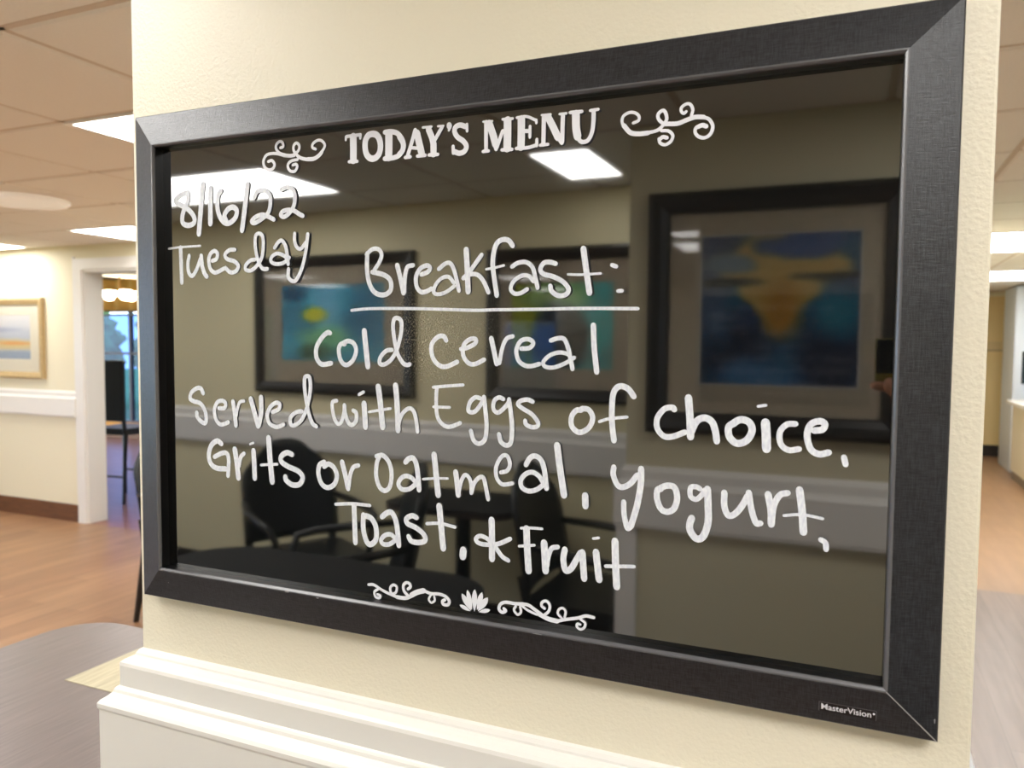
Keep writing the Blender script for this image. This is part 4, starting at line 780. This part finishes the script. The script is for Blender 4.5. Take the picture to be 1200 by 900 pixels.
# ---------------------------------------------------------------- bar stool beyond the doorway
bs = thing('bar_stool', 'tall black high-backed stool standing in the doorway', 'stool', (-5.99, 4.52, FLOOR), rz=.10)
obj('seat', prism(bmesh.new(), rrect(-.21, .21, -.20, .20, .05, 4), .63, .69), M['black_vinyl'], bs)
bm = B(-.20, .20, -.225, -.185, .76, 1.32, bev=.014)
obj('backrest', bm, M['black_vinyl'], bs)
for sx in (-1, 1):
    obj('leg', tube(bmesh.new(), [(sx*.18, .17, .65), (sx*.20, .19, 0)], [.02, .014], 8), M['black_wood'], bs)
    obj('leg', tube(bmesh.new(), [(sx*.185, -.205, .80), (sx*.18, -.18, .62), (sx*.205, -.24, 0)], [.018, .021, .013], 8), M['black_wood'], bs)
for y in (-.19, .18): obj('footrest', tube(bmesh.new(), [(-.19, y, .24), (.19, y, .24)], .010, 8), M['chrome'], bs)

# ---------------------------------------------------------------- pictures
def art_mesh(wd, ht, fn, gain=1, nx=64, ny=48):
    me = bpy.data.meshes.new('artwork')
    vs = [((i/nx-.5)*wd, 0, (j/ny-.5)*ht) for j in range(ny+1) for i in range(nx+1)]
    fs = [(j*(nx+1)+i, j*(nx+1)+i+1, (j+1)*(nx+1)+i+1, (j+1)*(nx+1)+i) for j in range(ny) for i in range(nx)]
    me.from_pydata(vs, [], fs)
    ca = me.color_attributes.new('art', 'FLOAT_COLOR', 'POINT')
    for j in range(ny+1):
        for i in range(nx+1):
            ca.data[j*(nx+1)+i].color = srgb(*[min(255, c*gain) for c in fn(i/nx, j/ny)])
    me.materials.append(M['art']); return me
def mix(a, b, t):
    t = max(0, min(1, t)); return tuple(x+(y-x)*t for x, y in zip(a, b))
def blob(u, v, cu, cv, ru, rv, soft=.5, wob=.25, seed=0):
    n = noise.noise(Vector((u*5+seed, v*5, seed)))*wob
    d = math.sqrt(((u-cu)/ru)**2+((v-cv)/rv)**2)+n
    return max(0, min(1, (1-d)/soft+.5))
def smooth(a, b, x):
    t = max(0, min(1, (x-a)/(b-a))); return t*t*(3-2*t)
def art_beach(u, v):
    c = mix((196, 206, 222), (238, 238, 240), smooth(.45, 1.0, v+.1*noise.noise(Vector((u*3, v*6, 1)))))
    c = mix(c, (226, 206, 150), blob(u, v, .6, .33, .7, .12, .8)); c = mix(c, (236, 170, 96), blob(u, v, .75, .36, .25, .04, .8))
    c = mix(c, (150, 172, 200), blob(u, v, .7, .06, .8, .13, .6)); c = mix(c, (176, 186, 214), blob(u, v, .35, .66, .4, .06, .9))
    return c
def art_gold(u, v):
    n = noise.noise(Vector((u*4, v*4, 3)))
    c = mix((18, 44, 84), (16, 70, 96), smooth(-.4, .4, n))
    c = mix(c, (10, 22, 46), blob(u, v, .2, .2, .25, .25, .9)); c = mix(c, (10, 20, 44), blob(u, v, .85, .18, .22, .25, .9))
    c = mix(c, (24, 92, 112), blob(u, v, .88, .48, .16, .16, .9)); c = mix(c, (44, 86, 122), blob(u, v, .35, .05, .25, .12, .9))
    c = mix(c, (60, 78, 104), blob(u, v, .08, .55, .12, .3, .9))
    gold = (150, 126, 66)
    # inverted triangle that widens into a ragged band
    w_ = .04+.42*max(0, (v-.26)/.50)**1.4 if v < .80 else .50-1.3*(v-.80)
    e = (w_ - abs(u-.5) + .09*noise.noise(Vector((u*7, v*9, 5)))) * 9
    if v > .24: c = mix(c, gold, min(1, max(0, e)))
    c = mix(c, (140, 100, 24), blob(u, v, .53, .50, .12, .17, .9, .2))
    c = mix(c, (84, 104, 120), blob(u, v, .18, .80, .16, .06, .5, .5, 2)); c = mix(c, (30, 62, 110), blob(u, v, .70, .93, .30, .10, .4, .5, 4))
    c = mix(c, (14, 18, 20), blob(u, v, .17, .685, .17, .030, .5, .5, 6)); c = mix(c, (14, 18, 20), blob(u, v, .82, .715, .20, .028, .5, .5, 8))
    return c
def art_teal(u, v):
    n = noise.noise(Vector((u*3, v*3, 11)))
    c = mix((44, 116, 142), (62, 146, 168), smooth(-.4, .4, n))
    c = mix(c, (20, 66, 96), blob(u, v, .12, .88, .12, .10, .9)); c = mix(c, (90, 150, 176), blob(u, v, .45, .70, .12, .35, .9))
    c = mix(c, (176, 176, 44), blob(u, v, .33, .60, .12, .09, .8)); c = mix(c, (110, 168, 130), blob(u, v, .45, .30, .25, .16, .9))
    c = mix(c, (58, 92, 74), blob(u, v, .35, .12, .18, .10, .9)); c = mix(c, (40, 104, 134), blob(u, v, .85, .6, .2, .4, .9))
    return c
def art_green(u, v):
    n = noise.noise(Vector((u*3, v*3, 21)))
    c = mix((34, 120, 126), (52, 158, 160), smooth(-.3, .3, n))
    c = mix(c, (132, 146, 26), smooth(.40, .22, u)); c = mix(c, (90, 130, 100), smooth(.40, .2, u)*smooth(.35, .1, v))
    c = mix(c, (96, 140, 40), blob(u, v, .35, .85, .25, .16, .8)); c = mix(c, (120, 176, 120), blob(u, v, .62, .85, .16, .16, .8))
    c = mix(c, (8, 44, 66), blob(u, v, .48, .36, .26, .40, .35, .15)); c = mix(c, (6, 22, 30), blob(u, v, .60, .36, .16, .32, .6, .15))
    return c
def picture(label, cx, y, cz, wd, ht, fw, art_w, art_h, acx, acz, fn, fm, mm_, rz=0, depth=.03, bev_m=None):
    """hangs on a wall; local front is -y"""
    t = thing('framed_picture', label, 'picture', (cx, y, cz), rz)
    a, b = wd/2, ht/2
    for (p, q) in (((-a, -b), (a, -b)), ((a, -b), (a, b)), ((a, b), (-a, b)), ((-a, b), (-a, -b))):
        p, q = Vector(p), Vector(q); d = (q-p).normalized(); n = Vector((-d.y, d.x)); L = (q-p).length
        prof = [(0, 0), (0, -depth), (fw*.25, -depth-.006), (fw*.6, -depth), (fw*.9, -depth*.75), (fw, -depth*.7), (fw, -.004)]
        bm = bmesh.new(); rows = []
        for s in (0, 1):
            rows.append([bm.verts.new(((p+n*o+d*(o if s == 0 else L-o)).x, yy, (p+n*o+d*(o if s == 0 else L-o)).y)) for o, yy in prof])
        for k in range(len(prof)-1): bm.faces.new((rows[0][k], rows[0][k+1], rows[1][k+1], rows[1][k]))
        obj('frame_rail', bm, fm, t)
    # mat with a window
    bm = bmesh.new()
    ia, ib = a-fw, b-fw; x0, x1, z0, z1 = acx-art_w/2, acx+art_w/2, acz-art_h/2, acz+art_h/2
    for q in ((-ia, x0, -ib, ib), (x1, ia, -ib, ib), (x0, x1, -ib, z0), (x0, x1, z1, ib)):
        box(bm, q[0], q[1], -.010, -.006, q[2], q[3])
    obj('mat', bm, mm_, t)
    if bev_m:
        bm = bmesh.new(); w_ = .004
        for q in ((x0-w_, x0+.0005, z0-w_, z1+w_), (x1-.0005, x1+w_, z0-w_, z1+w_), (x0, x1, z0-w_, z0+.0005), (x0, x1, z1-.0005, z1+w_)):
            box(bm, q[0], q[1], -.0115, -.0101, q[2], q[3])
        obj('mat_bevel', bm, bev_m, t)
    o = link('artwork', art_mesh(art_w+.004, art_h+.004, fn, 1 if fn is art_beach else 1.3), None, t, (acx, -.0055, acz))
    obj('glass', B(-ia, ia, -.0150, -.0135, -ib, ib), M['pic_glass'], t)
    return t
picture('beach watercolour in a pale gold frame on the wall left of the doorway', -6.43, LW, .027, 1.15, .678, .055, .80, .374, .0, .010, art_beach, M['gold'], M['mat_board'])
picture('large black-framed painting of a gold shape over deep blue, mirrored at the right', .124, NY, .128, .81, .81, .072, .49, .49, -.02, .010,
        lambda u, v: art_gold(1-u, v), M['dark_frame'], M['grey_mat'], rz=PI, depth=.035, bev_m=M['bevel'])
ang = PI + math.atan2(pb[1]-pa[1], pb[0]-pa[0])
picture('black-framed teal abstract mirrored behind the word Breakfast', -2.40, far_y(-2.40), .118, 1.16, .80, .065, .75, .44, -.0, .012,
        lambda u, v: art_teal(1-u, v), M['dark_frame'], M['grey_mat'], rz=ang)
picture('black-framed green and navy abstract mirrored beside the corner of the near wall', -.79, far_y(-.79), .115, 1.16, .76, .065, .545, .42, .17, -.005,
        lambda u, v: art_green(1-u, v), M['dark_frame'], M['grey_mat'], rz=ang)

# ---------------------------------------------------------------- nurse counter seen past the right edge of the column
nc = thing('reception_counter', 'cream reception counter with a white top beyond the right edge of the column', 'counter', (2.45, 8.9, FLOOR))
obj('front_panel', B(-.40, -.36, -.9, .76, .10, .86), M['counter'], nc)
obj('end_panel', B(-.36, 1.4, .72, .76, .10, .86), M['counter'], nc)
obj('kickboard', B(-.385, 1.38, -.88, .74, 0, .10), M['kick'], nc)
obj('counter_top', B(-.46, 1.42, -.95, .82, .86, .905, bev=.008), M['counter_top'], nc)
cb = thing('cabinet', 'tall pale grey cabinet behind the reception counter', 'cabinet', (2.73, 10.5, FLOOR))
obj('body', B(-.62, .5, -.4, .4, 0, 2.24, bev=.01), M['cabinet'], cb)
obj('door', B(-.60, -.06, -.42, -.40, .05, 2.2, bev=.004), M['cabinet'], cb)
obj('door', B(-.04, .48, -.42, -.40, .05, 2.2, bev=.004), M['cabinet'], cb)
mo = thing('monitor', 'black computer monitor standing on the reception counter', 'monitor', (2.31, 9.30, FLOOR+.905), rz=.2)
obj('screen', B(-.26, .26, -.02, .015, .20, .56, bev=.006), M['phone'], mo)
obj('stand', tube(bmesh.new(), [(0, .02, 0), (0, .02, .3)], .02), M['black_wood'], mo)
obj('foot', lathe(bmesh.new(), [(.0, 0), (.11, 0), (.10, .012), (0.0, .013)], 20), M['black_wood'], mo)
sg = thing('wall_sign', 'small tan sign on the end wall of the corridor', 'sign', (2.12, 11.598, .04))
obj('plate', B(-.09, .09, -.012, 0, -.06, .06, bev=.003), mat('tan_plate', srgb(222, 198, 148), .5), sg)
obj('ledge', B(-.10, .10, -.03, 0, -.075, -.06), mat('tan_ledge', srgb(170, 148, 116), .5), sg)

# ---------------------------------------------------------------- the photographer, mirrored as a sliver at the right of the board
ph = thing('phone', 'black phone in an olive case held beside the board', 'phone', (.4895, -.742, .000))
bm = B(-.0735, .0735, -.004, .004, -.036, .036, bev=.0035)
obj('body', bm, M['phone'], ph)
obj('case', B(-.075, .075, -.0062, -.0005, -.0375, .0375, bev=.002), M['olive'], ph)
obj('case_edge', B(-.074, .074, .0015, .0056, -.0375, -.0225, bev=.0015), M['olive'], ph)
for x, z in ((-.058, .022), (-.058, -.002)):
    bm = bmesh.new(); lathe(bm, [(.0, 0), (.0095, 0), (.0090, .003), (0.0, .0032)], 20)
    bmesh.ops.rotate(bm, verts=bm.verts[:], cent=(0, 0, 0), matrix=Matrix.Rotation(-PI/2, 3, 'X'))
    obj('lens', bm, M['phone'], ph, (x, .004, z))

def skin_mesh(name, verts, edges, m, parent=None, sub=2, root=0):
    me = bpy.data.meshes.new(name); me.from_pydata([v[0] for v in verts], edges, [])
    o = link(name, me, m, parent)
    sk_ = o.modifiers.new('skin', 'SKIN'); sk_.use_smooth_shade = True; sk_.branch_smoothing = .6
    for i, v in enumerate(verts):
        r = v[1]; d = me.skin_vertices[0].data[i]
        d.radius = (r, r) if not hasattr(r, '__len__') else r
        d.use_root = (i == root)
    s_ = o.modifiers.new('sub', 'SUBSURF'); s_.levels = sub; s_.render_levels = sub
    return o
person = thing('person', 'person in a maroon top and charcoal trousers holding up a phone to photograph the board', 'person', (.86, -1.19, FLOOR))
# joints in local coordinates, z from the floor; the person faces +y
V = [((0, 0, .93), (.140, .100)), ((0, .0, 1.08), (.125, .095)), ((0, -.005, 1.24), (.145, .105)), ((0, -.01, 1.36), (.13, .085)),
     ((0, 0, 1.43), .052), ((0, .012, 1.49), .056), ((0, .022, 1.555), (.078, .092)), ((0, .018, 1.61), (.066, .08)),
     ((-.17, -.01, 1.345), .052), ((-.235, .06, 1.14), .042), ((-.36, .27, 1.29), .033), ((-.378, .385, 1.385), .024),      # left arm (towards -x)
     ((.17, -.01, 1.345), .052), ((.235, .07, 1.14), .042), ((-.02, .28, 1.29), .033), ((-.195, .395, 1.40), .024),
     ((-.095, 0, .82), .088), ((-.10, .01, .48), .058), ((-.105, -.01, .09), .040), ((-.105, .13, .035), (.040, .028)),
     ((.095, 0, .82), .088), ((.10, .01, .48), .058), ((.105, -.01, .09), .040), ((.105, .13, .035), (.040, .028))]
E_ = [(0, 1), (1, 2), (2, 3), (3, 4), (4, 5), (5, 6), (6, 7), (3, 8), (8, 9), (9, 10), (10, 11), (3, 12), (12, 13), (13, 14), (14, 15), (0, 16), (16, 17), (17, 18), (18, 19), (0, 20), (20, 21), (21, 22), (22, 23)]
skin_mesh('body', V, E_, M['skin'], person)
def loft(bm, rings, n=24):
    """rings: (centre, rx, ry) ellipses stacked along z"""
    rr = [[bm.verts.new((c[0]+rx*math.cos(t*2*PI/n), c[1]+ry*math.sin(t*2*PI/n), c[2])) for t in range(n)] for c, rx, ry in rings]
    for r_, q_ in zip(rr, rr[1:]):
        for t in range(n): bm.faces.new((r_[t], r_[(t+1) % n], q_[(t+1) % n], q_[t]))
    bm.faces.new(rr[0][::-1]); bm.faces.new(rr[-1])
def garment(name, bm, m):
    o = obj(name, bm, m, person, smooth=True)
    rm = o.modifiers.new('weld', 'REMESH'); rm.mode = 'VOXEL'; rm.voxel_size = .011; rm.use_smooth_shade = True
    sm = o.modifiers.new('soften', 'SMOOTH'); sm.iterations = 6
    return o
bm = bmesh.new()
loft(bm, [((0, 0, .90), .172, .132), ((0, 0, .96), .164, .126), ((0, 0, 1.08), .142, .112), ((0, -.004, 1.20), .156, .120), ((0, -.008, 1.30), .172, .120), ((0, -.010, 1.36), .172, .102), ((0, -.008, 1.40), .120, .082), ((0, -.002, 1.435), .068, .064)])
for sh in ([V[8][0], V[9][0], (-.335, .225, 1.258)], [V[12][0], V[13][0], (.04, .236, 1.253)]):
    tube(bm, [(sh[0][0]*.7, sh[0][1], sh[0][2]+.005)] + sh, [.070, .066, .066, .050], 14)
garment('blouse', bm, M['blouse'])
bm = bmesh.new()
loft(bm, [((0, 0, .80), .165, .118), ((0, 0, .88), .168, .125), ((0, 0, .94), .156, .118), ((0, 0, 1.0), .140, .108)])
for sx in (-1, 1):
    tube(bm, [(sx*.082, 0, .86), (sx*.090, .002, .74), (sx*.10, .012, .48), (sx*.104, -.004, .10)], [.092, .096, .074, .064], 16)
garment('trousers', bm, M['trouser'])
for sx in (-1, 1):
    bm = bmesh.new(); bmesh.ops.create_uvsphere(bm, u_segments=20, v_segments=12, radius=1)
    for v in bm.verts: v.co = Vector((v.co.x*.048, v.co.y*.135+.06, max(0, v.co.z*.055+.045)))
    obj('shoe', bm, M['shoe'], person, (sx*.105, 0, 0), smooth=True)
# head details
bm = bmesh.new(); bmesh.ops.create_uvsphere(bm, u_segments=28, v_segments=20, radius=1)
for v in list(bm.verts):
    c_ = v.co.copy()
    v.co = Vector((c_.x*.092, c_.y*.108+.004, c_.z*.125+1.585))
    if c_.y > .35 and c_.z < .35: v.co.y = .03; v.co.z = max(v.co.z, 1.60)
    if c_.z < -.3: v.co.z = 1.53+c_.z*.10; v.co.y -= .02
obj('hair', bm, M['hair'], person, smooth=True)
for sx in (-1, 1):
    bm = bmesh.new(); bmesh.ops.create_uvsphere(bm, u_segments=14, v_segments=10, radius=.0115); obj('eye', bm, mat('eye_white', srgb(235, 232, 228), .2), person, (sx*.029, .0800, 1.575), smooth=True)
    bm = bmesh.new(); bmesh.ops.create_uvsphere(bm, u_segments=12, v_segments=8, radius=.0062); obj('iris', bm, M['hair'], person, (sx*.029, .0868, 1.575), smooth=True)
bm = bmesh.new(); tube(bm, [(0, .100, 1.580), (0, .117, 1.553), (0, .120, 1.543), (0, .103, 1.538)], [.007, .010, .013, .008], 10); obj('nose', bm, M['skin'], person, smooth=True)
bm = bmesh.new(); tube(bm, [(-.026, .093, 1.512), (-.012, .104, 1.515), (0, .106, 1.513), (.012, .104, 1.515), (.026, .093, 1.512)], [.002, .006, .0065, .006, .002], 8); obj('mouth', bm, mat('lips', srgb(170, 84, 80), .4), person, smooth=True)

# hands in world coordinates, then shifted into the person's frame
P0 = Vector((.86, -1.19, FLOOR))
def hand(wrist, knuckles, fingers, thumb):
    """one palm plus five separate skinned fingers; all points in world coordinates"""
    hv = [(Vector(wrist)-P0, .024)]; he = []
    W_ = Vector(wrist)
    for kpt in knuckles:
        a = W_.lerp(Vector(kpt), .5); hv.append((a-P0, .0145)); he.append((0, len(hv)-1))
        hv.append((Vector(kpt)-P0, .0105)); he.append((len(hv)-2, len(hv)-1))
    skin_mesh('palm', hv, he, M['skin'], person)
    for f in fingers+[thumb]:
        n_ = len(f); rr = [.0098, .0092, .0084, .0070, .006]
        fv = [(Vector(q_)-P0, rr[min(i_, 4)]*(1.15 if f is thumb else 1)) for i_, q_ in enumerate(f)]
        skin_mesh('thumb' if f is thumb else 'finger', fv, [(i_, i_+1) for i_ in range(n_-1)], M['skin'], person)
# left hand: fingers wrap the low near end of the phone, index reaching out to the left
hand((.478, -.800, -.105),
     [(.448, -.752, -.052), (.462, -.745, -.060), (.476, -.745, -.066), (.490, -.750, -.073)],
     [[(.450, -.755, -.056), (.436, -.742, -.046), (.420, -.735, -.043), (.407, -.732, -.044)],
      [(.462, -.748, -.062), (.447, -.728, -.056), (.434, -.726, -.042), (.438, -.729, -.028)],
      [(.476, -.748, -.068), (.463, -.726, -.062), (.452, -.723, -.047), (.455, -.727, -.032)],
      [(.490, -.752, -.074), (.479, -.731, -.070), (.469, -.727, -.057), (.470, -.729, -.044)]],
     [(.472, -.785, -.088), (.458, -.775, -.062), (.452, -.764, -.035), (.455, -.756, -.012)])
hand((.665, -.795, -.080),
     [(.600, -.755, -.030), (.598, -.745, -.042), (.602, -.745, -.054), (.610, -.750, -.065)],
     [[(.602, -.757, -.032), (.585, -.733, -.016), (.570, -.728, .000), (.560, -.730, .012)],
      [(.600, -.748, -.044), (.582, -.728, -.034), (.566, -.726, -.022), (.556, -.729, -.012)],
      [(.603, -.748, -.055), (.586, -.727, -.049), (.570, -.725, -.040), (.560, -.728, -.032)],
      [(.611, -.752, -.066), (.596, -.733, -.064), (.582, -.728, -.056), (.572, -.729, -.048)]],
     [(.645, -.785, -.060), (.618, -.775, -.030), (.592, -.764, -.008), (.572, -.757, .006)])
